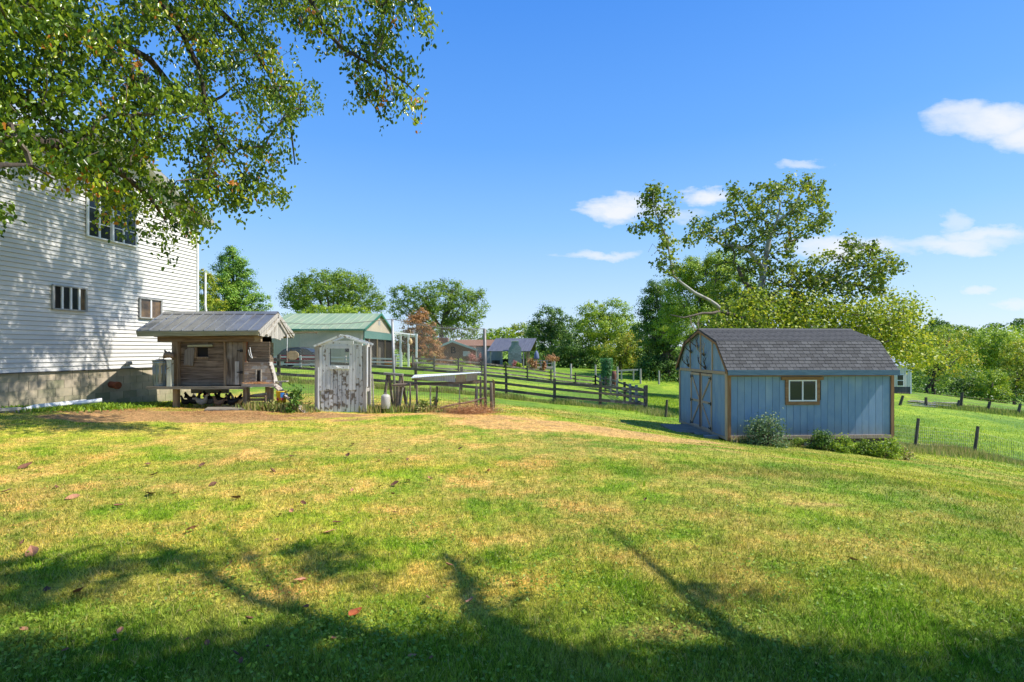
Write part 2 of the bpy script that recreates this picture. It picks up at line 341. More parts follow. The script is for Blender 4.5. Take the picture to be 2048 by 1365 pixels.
M_PLANKV = wood('brown_board_upright', (.10,.078,.060), (.27,.225,.175), 'z', c3=(.30,.26,.21), s3=2.2, r3=(.5,.66))
M_POST = wood('post_wood', (.16,.105,.06), (.34,.25,.16), 'z')
M_GREYV = wood('silver_board_upright', (.27,.25,.22), (.50,.47,.42), 'z', rnd=.14, c3=(.16,.13,.10), s3=3, r3=(.58,.7))
M_GREYX = wood('silver_board', (.25,.22,.19), (.46,.42,.35), 'x', rnd=.12)
M_HATCH = wood('hatch_board',(.17,.145,.12),(.30,.26,.215),'z')
M_DECK = wood('deck_wood',(.12,.105,.085),(.27,.24,.19),'x')
M_BEAM = wood('header_wood', (.13,.085,.05), (.33,.23,.14), 'x', c3=(.45,.36,.22), s3=2.4, r3=(.56,.66))
M_FASCIA = wood('green_tinged_fascia', (.22,.21,.12), (.40,.37,.24), 'x')
M_TIN = pm('ribbed_tin', (.27,.27,.26), (.20,.20,.195), scale=2.2, rough=.34, bump=.06, metallic=.55, rnd=.08, c3=(.17,.15,.13), s3=1.4, r3=(.60,.74))
M_GALV = pm('galvanised', (.42,.47,.46), (.30,.34,.34), scale=3, rough=.35, bump=.05, metallic=.7, stretch=(6,6,.6))
M_BLACK = pm('black_iron', (.02,.018,.016), (.035,.03,.028), scale=10, rough=.6)
M_WIRE = pm('wire', (.34,.33,.31), (.25,.22,.19), scale=8, rough=.5, metallic=.3, bump=0)
M_RUSTW = pm('rusty_wire', (.17,.11,.07), (.25,.18,.13), scale=8, rough=.8, bump=0)
M_STRAW = pm('straw', (.42,.27,.12), (.60,.43,.22), scale=12, rough=.9)

# ================================================================ white house
def HX(Y): return -12.73+.1486*Y
def H(Y, o, z): return Vector((HX(Y)+o*.989, Y-o*.147, z))
HANG = math.atan2(.9891, .1470)
YL, YR, YM, ZE, ZA, ZF = 10.6, 17.0, 13.8, 5.80, 7.14, 1.03
house = thing('siding_house', 'tall white clapboard house at the left edge with leaf shadows on its gable wall', 'house', (HX(13.8), 13.8, gz(HX(13.8), 13.8)))
b = MB(); b.prism([H(YL,-.03,-.5),H(YR,-.03,-.5),H(YR,-.03,ZE),H(YM,-.03,ZA),H(YL,-.03,ZE)], Vector((-7*.989, 7*.147, 0))); b.part('wall', M_GREY, house)
pitch = (ZA-ZE)/(YR-YM)
n_c = int((ZA-ZF)/.106)
for i in range(n_c):
    z0 = ZF+.012+i*.106; z1 = z0+.106
    def yr(z): return (YL, YR) if z <= ZE else (YM-(ZA-z)/pitch, YM+(ZA-z)/pitch)
    a0, a1 = yr(z0); c0, c1 = yr(min(z1, ZA-.01))
    b = MB(); vs = []
    for (ya, yb, yc, yd) in ((a0, a0, c0, c0), (a1, a1, c1, c1)):
        vs += [H(ya,-.028,z0+.006), H(yb,.024,z0+.006), H(yc,.0,z1), H(yd,-.028,z1)]
    b.add(vs, [(0,1,2,3),(7,6,5,4),(0,4,5,1),(1,5,6,2),(2,6,7,3),(3,7,4,0)]); b.part('siding_board', M_SIDING, house)
# foundation blocks
b = MB(); b.prism([H(YL,-.04,-.4),H(YR,-.04,-.4),H(YR,-.04,ZF),H(YL,-.04,ZF)], Vector((-.2,0,0))); 
for v in range(len(b.v)): pass
b.part('mortar_joint', M_MORTAR, house)
bm_ = MB(); bm_.box(-.1995,.1995,-.03,.012,0,.196); bme = bm_.mesh('block', M_BLOCK)
for r in range(7):
    k = 0; y = YL-.1+(.2 if r % 2 else 0)
    while y < YR-.1:
        o = link('block', bme, house, H(y+.2, -.042, ZF-.2-r*.2)); o.rotation_euler = (random.uniform(-.004,.004), 0, HANG); y += .4045
b = MB(); b.beam(H(YL,.012,ZF+.004), H(YR,.012,ZF+.004), .05, .018); b.part('drip_edge', M_ROOFG, house)
b = MB(); b.beam(H(YR-.02,.012,ZF), H(YR-.02,.012,ZE), .10, .07); b.part('corner_trim', M_TRIMW, house)
def roofslab(ya, za, yb, zb):
    b = MB(); o = .32
    b.prism([H(ya,o,za+.02),H(yb,o,zb+.02),H(yb,o,zb+.16),H(ya,o,za+.16)], Vector((-8*.989,8*.147,0))); return b
ex = .35
roofslab(YM, ZA, YR+ex, ZE-ex*pitch).part('roof_slope', M_ROOFG, house)
roofslab(YL-ex, ZE-ex*pitch, YM, ZA).part('roof_slope', M_ROOFG, house)
for (ya, za, yb, zb) in ((YM, ZA, YR+ex, ZE-ex*pitch), (YL-ex, ZE-ex*pitch, YM, ZA)):
    b = MB(); b.prism([H(ya,.325,za-.06),H(yb,.325,zb-.06),H(yb,.325,zb+.13),H(ya,.325,za+.13)], Vector((.02,-.003,0))); b.part('rake_board', M_GREY, house)
    b = MB(); b.prism([H(ya,.01,za-.03),H(yb,.01,zb-.03),H(yb,.01,zb+.015),H(ya,.01,za+.015)], Vector((.31*.989,-.31*.147,0))); b.part('soffit', M_TRIMW, house)
def hwin(y0, y1, z0, z1, splits, frame, mat, hz=()):
    w = MB(); f = .035
    w.beam(H(y0,.050,z0),H(y0,.050,z1),f,.06); w.beam(H(y1,.050,z0),H(y1,.050,z1),f,.06)
    w.beam(H(y0-f/2,.051,z0),H(y1+f/2,.051,z0),.06,f); w.beam(H(y0-f/2,.051,z1),H(y1+f/2,.051,z1),.06,f)
    wo = w.part('window', frame, house)
    ys = [y0]+list(splits)+[y1]
    for i in range(len(ys)-1):
        p = MB(); p.prism([H(ys[i]+.012,.040,z0+.015),H(ys[i+1]-.012,.040,z0+.015),H(ys[i+1]-.012,.040,z1-.015),H(ys[i]+.012,.040,z1-.015)], Vector((-.01,0,0))); p.part('pane', mat[i % len(mat)], wo)
    for s in splits:
        p = MB(); p.beam(H(s,.049,z0+.018),H(s,.049,z1-.018),.03,.05); p.part('mullion', M_TRIMW, wo)
    for (ya, yb, zz) in hz:
        p = MB(); p.beam(H(ya,.045,zz),H(yb,.045,zz),.03,.022); p.part('muntin', M_TRIMW, wo)
    return wo
hwin(12.41,13.22,2.52,3.08,(12.62,12.83,13.04),M_GREY,[M_DARK,M_GLASS,M_GLASS,M_GLASSB])
hwin(14.80,15.54,2.46,3.01,(15.17,),M_GREY,[M_GLASSB])
hz = []
for ya, yb in ((13.29,13.88),(13.97,14.66)):
    hz += [(ya,yb,5.17),(ya,yb,4.80),(ya,yb,5.54)]
hwin(13.26,14.69,4.43,5.9,(13.58,13.92,14.28),M_TRIMW,[M_GLASS,M_GLASS,M_GLASS,M_GLASS],hz)
b = MB(); b.beam(H(13.92,.055,4.44),H(13.92,.055,5.89),.10,.06); b.part('window_post', M_TRIMW, house)
b = MB(); b.lathe(H(14.45,.04,1.12),[(.02,0),(.07,.01),(.085,.06),(.07,.11),(.02,.12)],12); b.part('vent', M_GREY, house)
b = MB(); b.tube([H(13.95,-.02,.63),H(13.95,.22,.60)],[.085,.085],14); b.tube([H(13.95,.16,.61),H(13.95,.23,.60)],[.10,.10],14); b.part('drain_pipe', M_PIPE, house)
b = MB(); b.tube([H(17.35,.02,4.1),H(17.35,.02,3.0)],[.035,.035],8); b.tube([H(17.28,.06,3.05),H(17.35,.06,2.7)],[.04,.04],8); b.part('downspout', M_TRIMW, house)

# ================================================================ chicken coop
cy = 13.55
coop = thing('chicken_coop', 'weathered brown wooden chicken coop on short legs under a grey ribbed metal roof', 'chicken coop', (-7.6, 14.1, gz(-7.6, 14.1)))
XL, XR = -9.42, -6.37; EF, RG, EB = 13.2, 14.26, 15.3
zef, zr, zeb = 2.03, 2.55, 2.03
npan = 11; pw = (XR-XL)/npan
for side in (0, 1):
    for i in range(npan):
        x0 = XL+i*pw; x1 = x0+pw-.004
        ya, yb = (EF-.03, RG) if side == 0 else (EB+.03, RG)
        b = MB(); b.prism([(x0,ya,zef-.02),(x1,ya,zef-.02),(x1,ya,zef),(x0,ya,zef)], (0,yb-ya,zr-zef+.02))
        b.prism([(x0-.003,ya-.001,zef),(x0+.035,ya-.001,zef),(x0+.026,ya-.001,zef+.024),(x0+.007,ya-.001,zef+.024)], (0,yb-ya,zr-zef+.02))
        b.part('roof_panel', M_TIN, coop)
b = MB(); b.prism([(XL-.02,RG-.14,zr-.035),(XL-.02,RG,zr+.045),(XL-.02,RG+.14,zr-.035),(XL-.02,RG,zr+.022)], (XR-XL+.04,0,0)); b.part('ridge_cap', M_TIN, coop)
b = MB(); b.beam((XL,EF,zef-.085),(XR,EF,zef-.05),.035,.13); b.part('fascia', M_FASCIA, coop)
b = MB(); b.beam((XL,EB,zeb-.085),(XR,EB,zeb-.08),.035,.13); b.part('fascia', M_FASCIA, coop)
b = MB(); b.box(XL+.03,XR-.03,EF+.02,EB-.02,zef-.115,zef-.09); b.part('soffit', M_PLANK, coop)
b = MB(); b.box(XL+.36,-6.42,cy-.14,cy-.04,1.755,1.90); b.part('header_beam', M_BEAM, coop)
# gable boards, right end and left end
for xg in (XR-.02, XL+.02):
    y = EF; 
    while y < EB-.03:
        y2 = min(y+.142, EB)
        def zt(v): return zr-.03-abs(v-RG)/(RG-EF)*(zr-zef)
        lo = zef-.10-random.uniform(0,.05) if abs((y+y2)/2-RG) > .35 else zef-.16-random.uniform(0,.14)
        b = MB(); b.prism([(xg,y+.004,lo),(xg,y2-.004,lo+random.uniform(-.01,.01)),(xg,y2-.004,zt(y2-.004)),(xg,y+.004,zt(y+.004))], (.022,0,0)); b.part('gable_board', M_GREYV, coop); y = y2
    sg = 1 if xg > -8 else -1
    for (ya, yb) in ((EF, RG), (EB, RG)):
        b = MB(); b.beam((xg+.035*sg,ya,zef-.06),(xg+.035*sg,yb,zr-.05),.03,.09,(0,0,1)); b.part('rake_board', M_GREYV, coop)
for (p, q) in (((-6.30,13.5,1.93),(-6.30,14.25,2.40)),((-6.30,14.95,1.93),(-6.30,14.25,2.40)),):
    b = MB(); b.beam(p, q, .04, .05); b.part('strut', M_GREYV, coop)
# body
fx0, fx1 = -8.60, -7.42
zb, zt_ = .62, 1.755
hts = [.62,.79,.96,1.11,1.27,1.44,1.60,1.755]
wx0, wx1, wz0, wz1 = X(394,cy), X(416,cy), Z(714,cy), Z(695,cy)
for i in range(7):
    a, c = hts[i]+.004, hts[i+1]-.004
    if c < wz0 or a > wz1:
        b = MB(); b.box(fx0,fx1,cy,cy+.03,a,c); b.part('plank', M_PLANK, coop)
    else:
        b = MB(); b.box(fx0,wx0,cy,cy+.03,a,c); b.part('plank', M_PLANK, coop)
        b = MB(); b.box(wx1,fx1,cy,cy+.03,a,c); b.part('plank', M_PLANK, coop)
        for (u, v) in ((a, min(c, wz0)), (max(a, wz1), c)):
            if v-u > .012: b = MB(); b.box(wx0,wx1,cy,cy+.03,u,v); b.part('plank', M_PLANK, coop)
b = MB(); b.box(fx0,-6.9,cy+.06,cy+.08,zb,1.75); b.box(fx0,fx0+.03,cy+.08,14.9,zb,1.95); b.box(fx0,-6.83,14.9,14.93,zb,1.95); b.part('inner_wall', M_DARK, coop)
for ys in (0, 1):
    for i in range(7):
        b = MB(); xx = fx0-.01 if ys == 0 else -6.82; b.box(xx,xx+.03,cy+.03,14.95,hts[i]+.004,hts[i+1]-.004); b.part('side_plank', M_PLANK, coop)
w = MB(); w.box(wx0-.05,wx0,cy-.03,cy,wz0-.03,wz1+.02); w.box(wx0-.04,wx1+.03,cy-.031,cy-.001,wz0-.04,wz0-.006); wo = w.part('window', M_POST, coop, label='small dark window opening with a pale sill')
d = MB(); d.box(wx0,wx1,cy+.035,cy+.05,wz0,wz1); d.part('opening', M_DARK, wo)  # near-black sheet stands in for the shade behind the window hole
b = MB(); b.beam((X(378,cy),cy-.04,Z(692.6,cy)),(X(427,cy),cy-.04,Z(691.6,cy)),.05,.055); b.part('window_batten', M_FASCIA, coop)
b = MB(); q = cy-.035; b.prism([(X(369,q),q,Z(730,q)),(X(386.5,q),q,Z(732,q)),(X(390,q),q,Z(696,q)),(X(377,q),q,Z(696,q)),(X(370.5,q),q,Z(703,q))], (0,-.03,0)); b.part('hatch', M_HATCH, coop, label='grey wooden hatch hanging open left of the window')
# door
door = None
dx0, dx1 = X(453,cy), X(486,cy)
dr = MB(); dr.box(dx0,dx1,cy+.012,cy+.03,zb+.02,1.75); door = dr.part('door', M_PLANKV, coop)
for (a, c) in ((.0,.36),(.37,.70),(.71,1.0)):
    b = MB(); b.box(dx0+(dx1-dx0)*a,dx0+(dx1-dx0)*c-.004,cy-.012,cy+.012,zb+.03,1.745); b.part('board', M_PLANKV, door)
b = MB(); b.box(X(471,cy),X(479,cy),cy-.03,cy-.012,zb+.03,1.25); b.part('patch_board', M_GREYV, door)
for zz in (Z(702,cy), Z(745,cy)):
    b = MB(); b.box(dx1-.06,dx1+.02,cy-.045,cy-.03,zz-.035,zz+.035); b.box(dx1-.14,dx1-.06,cy-.04,cy-.03,zz-.012,zz+.012); b.part('hinge', M_BLACK, door)
b = MB(); b.tube([P(449,683,cy-.06),P(449.5,712,cy-.06),P(453.5,728,cy-.06),P(454,741,cy-.06),P(452.5,752,cy-.06)],[.022,.022,.026,.024,.014],6); b.part('latch_stick', M_POST, coop)
b = MB(); b.box(X(448,cy),dx0-.004,cy-.02,cy+.03,zb,1.755); b.part('door_jamb', M_POST, coop)
b = MB(); b.box(dx1+.012,X(495,cy),cy-.04,cy+.03,zb-.1,1.755); b.part('door_jamb', M_POST, coop)
b = MB(); b.tube([P(494.5,676,cy-.1),P(493.5,700,cy-.1),P(491.5,725,cy-.1),P(492,745,cy-.1)],.012,6); b.part('rope', M_PIPE, coop)
for px0, px1 in ((345.5,356.5),):
    b = MB(); b.box(X(px0,cy-.1),X(px1,cy-.1),cy-.12,cy,.62,1.757); b.part('post', M_POST, coop)
b = MB(); b.box(X(345,cy)-.02,fx0,cy-.001,cy+.03,.62,1.755); b.part('corner_board', M_GREYV, coop)
# platform, legs
b = MB(); b.box(X(297,13.3),X(496,13.3),13.22,13.30,.555,.625); b.part('deck_edge', M_DECK, coop)
for i, yy_ in enumerate(np.arange(13.305, 14.9, .20)):
    b = MB(); b.box(-9.28,-6.76,yy_,yy_+.19,.575,.612); b.part('deck_board', M_GREYX, coop)
for (x, y) in ((X(352,13.4),13.42),(X(492,13.4),13.42),(-8.6,14.8),(-6.87,14.8),(X(539,13.4),13.45)):
    b = MB(); b.box(x-.06,x+.06,y-.06,y+.06,gz(x,y)-.1,.574); b.part('leg', M_POST, coop)
b = MB(); b.box(X(359,14.2),X(437,14.2),14.7,14.75,.33,.574); b.part('skirt_board', M_GREYX, coop)
# nest annex
ax0, ax1 = X(497,13.45), X(541,13.45)
hs2 = [1.22,1.36,1.50,1.63,1.76]
for i in range(4):
    b = MB(); b.box(ax0,ax1-random.uniform(0,.03),13.45,13.48,hs2[i]+.004,hs2[i+1]-.004); b.part('annex_plank', M_PLANK, coop)
M_NEST = wood('worn_nest_board', (.20,.14,.10), (.40,.33,.26), 'x', c3=(.42,.40,.37), s3=5, r3=(.54,.66))
nh0, nh1, nz0, nz1 = X(515,13.3), X(522,13.3), Z(763,13.3), Z(741,13.3)
zl = [.70,.79,.88,.97,1.06,1.15,1.235]
for i in range(6):
    a, c = zl[i]+.003, zl[i+1]-.003; s = max(0, (zl[i]-.85))*.35
    segs = [(ax0-.02, X(548,13.3)-s)]
    for (u, v) in segs:
        b = MB(); b.box(u,v,13.28,13.31,a,c); b.part('nest_plank', M_NEST, coop)
b = MB(); b.prism([(X(548,13.3),13.28,.70),(X(548,13.3),13.5,.70),(X(548,13.3)-.14,13.5,1.24),(X(548,13.3)-.14,13.28,1.24)], (.02,0,0)); b.part('nest_side', M_GREYV, coop)
b = MB(); b.box(nh0,nh1,13.268,13.279,nz0,nz1); no_ = b.part('nest_hole_shade', M_DARK, coop)  # near-black panel over the planks, painted as the shade of a hole
for u_ in (nh0-.015, nh1+.015): b = MB(); b.box(u_-.015,u_+.015,13.25,13.279,nz0,nz1+.02); b.part('jamb', M_GREYX, no_)
b = MB(); b.box(ax0-.02,X(550,13.2),13.14,13.5,.62,.69); b.part('nest_shelf', M_GREYX, coop)
b = MB(); b.beam(P(549,770,13.25),P(615,829,12.75),.16,.035); b.part('ramp', M_NEST, coop)
for k in range(7):
    t = (k+.5)/7; p = P(549,770,13.25).lerp(P(615,829,12.75), t)+Vector((0,0,.03)); b = MB(); b.beam(p+Vector((0,-.08,0)),p+Vector((0,.08,0)),.025,.02); b.part('cleat', M_GREYX, coop)
b = MB(); b.beam(P(549,764,13.4),P(575,763,13.4),.14,.03); b.beam(P(561,764,13.35),P(561,774,13.35),.06,.04); b.part('perch_shelf', M_GREYX, coop)
b = MB(); b.tube([P(574,667,13.45),P(632,665.5,13.45)],.012,6); b.tube([P(631,665.5,13.45),P(634,665.5,13.45)],.022,8); b.part('prop_rod', M_POST, coop)
b = MB(); b.tube([P(497,700,13.2),P(499,710,13.2),P(503,716,13.2),P(505,717,13.2)],.008,5); b.tube([P(500,695,13.2),P(502,708,13.2),P(505,717,13.2)],.008,5); b.part('cord', M_TRIMW, coop)
# white chain and octagonal board hanging from the gable
b = MB(); b.tube([P(574.5,670,13.6),P(574.5,688,13.6),P(574,702,13.6)],.008,5); 
oc = [(585+13*math.cos(math.radians(22.5+45*k)), 711+9.5*math.sin(math.radians(22.5+45*k))) for k in range(8)]
hang = thing('hanging_board', 'tan eight sided board hanging on a white chain right of the coop', 'hanging board', (X(580,13.6),13.6,Z(711,13.6)))
b.part('chain', M_TRIMW, hang)
b = MB(); b.prism([P(x_,y_,13.62) for x_, y_ in oc], (0,.02,0)); b.part('board', pm('tan_board',(.50,.40,.24),(.38,.29,.17),scale=14), hang)
b = MB(); b.tube([P(574,702,13.6),P(574,725,13.6)],.014,6); b.part('bracket', M_PLANKV, hang)
# trash can
tx, ty = X(325,13.6), 13.55
can = thing('trash_can', 'dented galvanised metal trash can standing on the coop deck', 'trash can', (tx,ty,.615))
pr = [(.165,.0),(.17,.02),(.165,.05),(.17,.07),(.175,.1),(.185,.58),(.192,.60),(.192,.63)]
b = MB(); b.lathe((tx,ty,.615), pr, 28)
for i, v in enumerate(b.v):
    zz = v[2]-.615
    if .09 < zz < .6:
        pass
for k in range(14):
    t = 2*math.pi*k/14; c_, s_ = math.cos(t), math.sin(t)
    b.tube([(tx+c_*.172,ty+s_*.172,.73),(tx+c_*.183,ty+s_*.183,1.15)],.014,5)
b.part('body', M_GALV, can, True)
b = MB(); b.lathe((tx,ty,1.245),[(.20,0),(.205,.02),(.19,.035),(.08,.065),(.01,.07)],28); b.part('lid', M_GALV, can, True)
b = MB(); b.tube([(tx-.06,ty,1.31),(tx-.05,ty,1.345),(tx+.05,ty,1.345),(tx+.06,ty,1.31)],.009,6); b.part('handle', M_GALV, can)
# white post with hand pump head
wpx = X(340.5,13.3)
M_PEELW = pm('peeling_cream', (.60,.60,.48), (.52,.52,.40), scale=6, c3=(.30,.24,.14), s3=8, r3=(.60,.64))
b = MB(); b.box(wpx-.055,wpx+.055,13.24,13.35,.626,1.29); b.single('painted_post', M_PEELW, 'short peeling cream painted post between the trash can and the coop corner', 'post', (wpx,13.3,.626))
hp = thing('pump_head', 'rusty brown pump head with raised handle on top of the cream painted post', 'pump', (wpx,13.3,1.29))
b = MB(); b.tube([P(346,717,13.3),P(344,712,13.3),P(338,709.5,13.3),P(332,711,13.3),P(327,716,13.3)],[.03,.07,.085,.075,.025],8); b.part('spout', M_RUSTW, hp, True)
b = MB(); b.tube([P(336,709,13.3),P(332,705,13.3),P(329,701,13.3)],[.02,.028,.022],6); b.part('handle', M_RUSTW, hp, True)
# junk under nest: grey pipe, crate, bucket
b = MB(); b.tube([P(503,792,13.5),P(520,790,13.5),P(533,788,13.5)],.035,8); b.single('pipe', M_GREYX, 'pale grey pipe lying under the nest box of the coop', 'pipe', (X(515,13.5),13.5,.4), smooth=True)
cr_ = thing('crate', 'dark slatted crate in the shade under the nest box', 'crate', (X(515,13.7),13.7,gz(-6.6,13.7)))
for k in range(4):
    b = MB(); zz = gz(-6.6,13.7)+.02+k*.09; b.box(X(500,13.7),X(534,13.7),13.6,13.62,zz,zz+.07); b.part('slat', M_PLANK, cr_)
for xx in (501,533): b = MB(); b.box(X(xx,13.7)-.02,X(xx,13.7)+.02,13.62,13.66,gz(-6.6,13.7),.42); b.part('upright', M_PLANK, cr_)
bx = X(563,13.1); gzb = Z(806,13.1)
bk = thing('bucket', 'yellow plastic bucket with a blue band under the coop ramp', 'bucket', (bx,13.1,gzb))
MY = pm('yellow_plastic',(.75,.48,.03),(.65,.42,.03),scale=4,rough=.4,bump=.02)
b = MB(); b.lathe((bx,13.1,gzb),[(.105,0),(.125,.27),(.135,.28),(.135,.30),(.12,.30),(.10,.04)],20); b.part('body', MY, bk, True)
for k, a in enumerate(np.linspace(-2.0,-1.0,5)):
    pass
b = MB(); rr=.127; th=[-1.35+.18*i for i in range(5)]
b.add([(bx+math.cos(t)*rr,13.1+math.sin(t)*rr,gzb+zz) for zz in (.14,.26) for t in th],[(i,i+1,6+i,5+i) for i in range(4)]); b.part('blue_band', pm('blue_print',(.04,.20,.55),rough=.4,bump=0), bk)
for t in (-1.9,-1.0):
    b = MB(); c = Vector((bx+math.cos(t)*.124,13.1+math.sin(t)*.124,gzb+.10)); b.tube([c,c+Vector((math.cos(t),math.sin(t),0))*.006],.035,12); b.part('red_spot', pm('red_print',(.45,.05,.06),rough=.4,bump=0), bk)
# plywood slab in front
b = MB(); b.beam((X(405,12.6),12.75,gz(-7.4,12.7)+.035),(X(520,13.0),13.25,gz(-6.3,13.1)+.03),.55,.03); b.single('plywood_sheet', M_DECK, 'grey warped plywood sheet on the dirt in front of the hens', 'plywood', (-7,12.9,.05))

# ---------------- hens
def hen(px, ytop, Y, face, mat, lab, s=1.0, tail=None):
    x0 = X(px,Y); g = gz(x0,Y); h = .30*s; f = face
    t = thing('hen', lab, 'hen', (x0,Y,g), 'hens gathered under the coop')
    def q(a, z, y=0): return (x0+f*a*s, Y+y, g+z*s)
    b = MB(); b.tube([q(-.20,.27),q(-.16,.235),(q(-.11,.19)),q(-.05,.155),q(.02,.15),q(.07,.175),q(.10,.23),q(.115,.28),q(.125,.315),q(.145,.335),q(.165,.33),q(.178,.322)],
                     [.012*s,.04*s,.066*s,.088*s,.092*s,.078*s,.048*s,.033*s,.030*s,.032*s,.026*s,.008*s],10); b.part('body', mat, t, True)
    for k in (-1,0,1):
        b = MB(); b.prism([q(-.13,.2),q(-.25-.02*abs(k),.27+.05*k),q(-.24,.34+.04*k),q(-.12,.25)], (0,.012,0)); b.part('tail_feather', mat, t)
    b = MB(); b.prism([q(.125,.345,-.004),q(.165,.35,-.004),q(.16,.378,-.004),q(.145,.362,-.004),q(.13,.375,-.004)], (0,.008,0)); b.part('comb', M_COMB, t)
    b = MB(); b.tube([q(.172,.325),q(.20,.315)],[.009*s,.002],5); b.part('beak', M_STRAW, t)
    for k in (-.03,.03):
        b = MB(); b.tube([q(0,.10,k),q(.005,.0,k)],.007,5); b.tube([q(-.01,.006,k),q(.05,.004,k)],.005,4); b.part('leg', M_STRAW, t)
    return t
M_COMB = pm('comb_red',(.42,.03,.02),rough=.6)
MB_ = pm('black_feather',(.012,.012,.014),(.025,.024,.026),scale=40,rough=.5); MG_ = pm('grey_feather',(.22,.20,.19),(.13,.12,.11),scale=30,rough=.7); MT_ = pm('tan_feather',(.30,.19,.11),(.20,.12,.07),scale=30,rough=.7); MW_ = pm('pale_feather',(.42,.38,.34),(.28,.25,.22),scale=30,rough=.7)
for a in [(371,0,13.75,-1,MB_,'small black hen, leftmost of the hens under the coop',.8),(389,0,13.8,1,MB_,'large black hen looking right beside the left coop leg',1.05),
          (404,0,13.65,1,MW_,'pale grey hen next to the large black hen under the coop',.95),(418,0,13.9,-1,MG_,'speckled brownish grey hen in the middle of the flock under the coop',.85),
          (428,0,14.1,1,MB_,'black hen with the longest raised neck behind the tan hen',1.15),(437,0,13.6,-1,MT_,'tan hen in front of the middle of the flock',.85),
          (449,0,13.9,1,MB_,'black hen standing tall right of the tan hen',1.05),(464,0,13.7,-1,MB_,'black hen looking left near the right coop leg',1.0),
          (473,0,14.0,-1,MW_,'pale hen with fanned white tail near the right coop leg',.95),(484,0,14.1,1,MB_,'dark hen, rightmost of the hens under the coop',.75)]:
    hen(a[0],a[1],a[2],a[3],a[4],a[5],a[6])

# ================================================================ peeling board gatehouse
gy0 = 13.0
M_FPOSTD = pm('dark_backing',(.08,.07,.06),(.05,.045,.04),scale=6)
M_PEEL = pm('peeling_white_board', (.70,.71,.69), (.60,.61,.59), scale=2.4, rough=.8, bump=.5, stretch=(9,9,1.2), rnd=.10, c3=(.25,.22,.18), s3=9, r3=(.60,.66))
M_PEEL2 = pm('peeling_lower_board', (.66,.67,.65), (.56,.57,.55), scale=2.4, rough=.85, bump=.6, stretch=(9,9,1.2), rnd=.12, c3=(.21,.18,.14), s3=8, r3=(.50,.58))
gate = thing('gatehouse', 'small peeling white board gatehouse with an open window and pointed top', 'gatehouse', (X(683,gy0),gy0,gz(-4.2,gy0)))
def gbx(a0, a1, b0, b1, off, th, name, mat, par=None):
    y = gy0+off; b = MB(); b.box(X(a0,gy0),X(a1,gy0),y,y+th,Z(b1,gy0),Z(b0,gy0)); return b.part(name, mat, par or gate)
for k in range(10):
    a = 640+k*8.6; top = 780 if a < 655 else (739 if a < 697 else 700)
    gbx(a+.35, a+8.1, top, 825+random.uniform(-1,1.5), .02+random.uniform(0,.004), .02, 'board', M_PEEL2)
gbx(640,726,782,823,.048,.01,'added_backing',M_FPOSTD); gbx(662,697,741,782,.048,.01,'added_backing',M_FPOSTD); gbx(640,660,692,782,.048,.01,'added_backing',M_FPOSTD); gbx(699,726,692,782,.048,.01,'added_backing',M_FPOSTD)  # dark sheets added behind the boards so light gaps read dark
for (a, c, d) in ((639,644.5,782),(645,651.5,781),(652,659.8,779)): gbx(a+.2,c,691,d,-.01,.022,'upper_board',M_PEEL)
for (a, c, d) in ((698.5,705,781),(705.4,711,780),(711.4,718,757),(718.4,724.6,760)): gbx(a+.1,c,691,d,-.008,.022,'upper_board',M_PEEL)
gbx(660,698.4,691,697.5,-.035,.045,'lintel',M_PEEL)
gbx(660.5,698.2,731.5,738.6,-.035,.05,'sill',M_PEEL)
gbx(651,707,682,688.5,-.02,.04,'tie_beam',M_PEEL)
gbx(630,638.5,692,826,-.02,.10,'post',M_GREYV)
gbx(726.2,732.5,691,825,-.02,.10,'post',M_GREYV)
gbx(636.6,638.9,735,822,-.045,.02,'white_strip',M_TRIMW)
gbx(733.6,735.6,689,774,-.03,.04,'white_strip',M_TRIMW)
gbx(638.8,725,688,691.6,-.005,.06,'top_plate',M_PEEL)
for (p, q) in (((629,693),(683,671)),((683,671),(737,689))):
    for off in (-.03,.42):
        b = MB(); b.beam(P(p[0],p[1],gy0)+Vector((0,off,0)),P(q[0],q[1],gy0)+Vector((0,off,0)),.05,.045); b.part('rafter', M_PEEL, gate)
for px_ in (633,729):
    b = MB(); b.box(X(px_,gy0)-.04,X(px_,gy0)+.04,gy0+.40,gy0+.48,gz(-4.2,gy0),Z(691,gy0)); b.part('rear_post', M_GREYV, gate)
for zz in (.5,1.62):
    for px_ in (633,729):
        b = MB(); b.box(X(px_,gy0)-.02,X(px_,gy0)+.02,gy0+.08,gy0+.40,zz,zz+.08); b.part('side_rail', M_GREYV, gate)
b = MB(); b.tube([P(672,733,12.95),P(677,736,12.95),P(681,735,12.95)],.012,6); b.part('latch', M_TRIMW, gate)

# ================================================================ poles, cable and nets
def pole(p0, p1, r, lab, mat):
    b = MB(); b.tube([p0,p1],r,10); return b.single('pole', mat, lab, 'pole', p0, smooth=True)
M_STEEL = pm('steel_pole',(.36,.37,.36),(.28,.28,.27),scale=6,rough=.5,metallic=.4)
M_STEELD = pm('dark_steel_pole',(.13,.13,.13),(.18,.17,.16),scale=6,rough=.5,metallic=.3)
g1 = P(790,810,14.6); g1.z = gz(g1.x,g1.y)-.1; t1 = P(784.5,638.5,14.6)
pole(g1, t1, .035, 'tall leaning pale steel pole beside the white barn gable', M_STEEL)
g2 = P(971,827,13.1); g2.z = gz(g2.x,g2.y)-.1; t2 = P(969.3,658,13.1)
pole(g2, t2, .04, 'tall dark steel pole at the right end of the chicken run', M_STEELD)
b = MB(); cab = [P(560,645,14.3),P(610,648.5,14.35),P(650,649,14.4),P(700,647,14.5),t1]; b.tube(cab,.008,5)
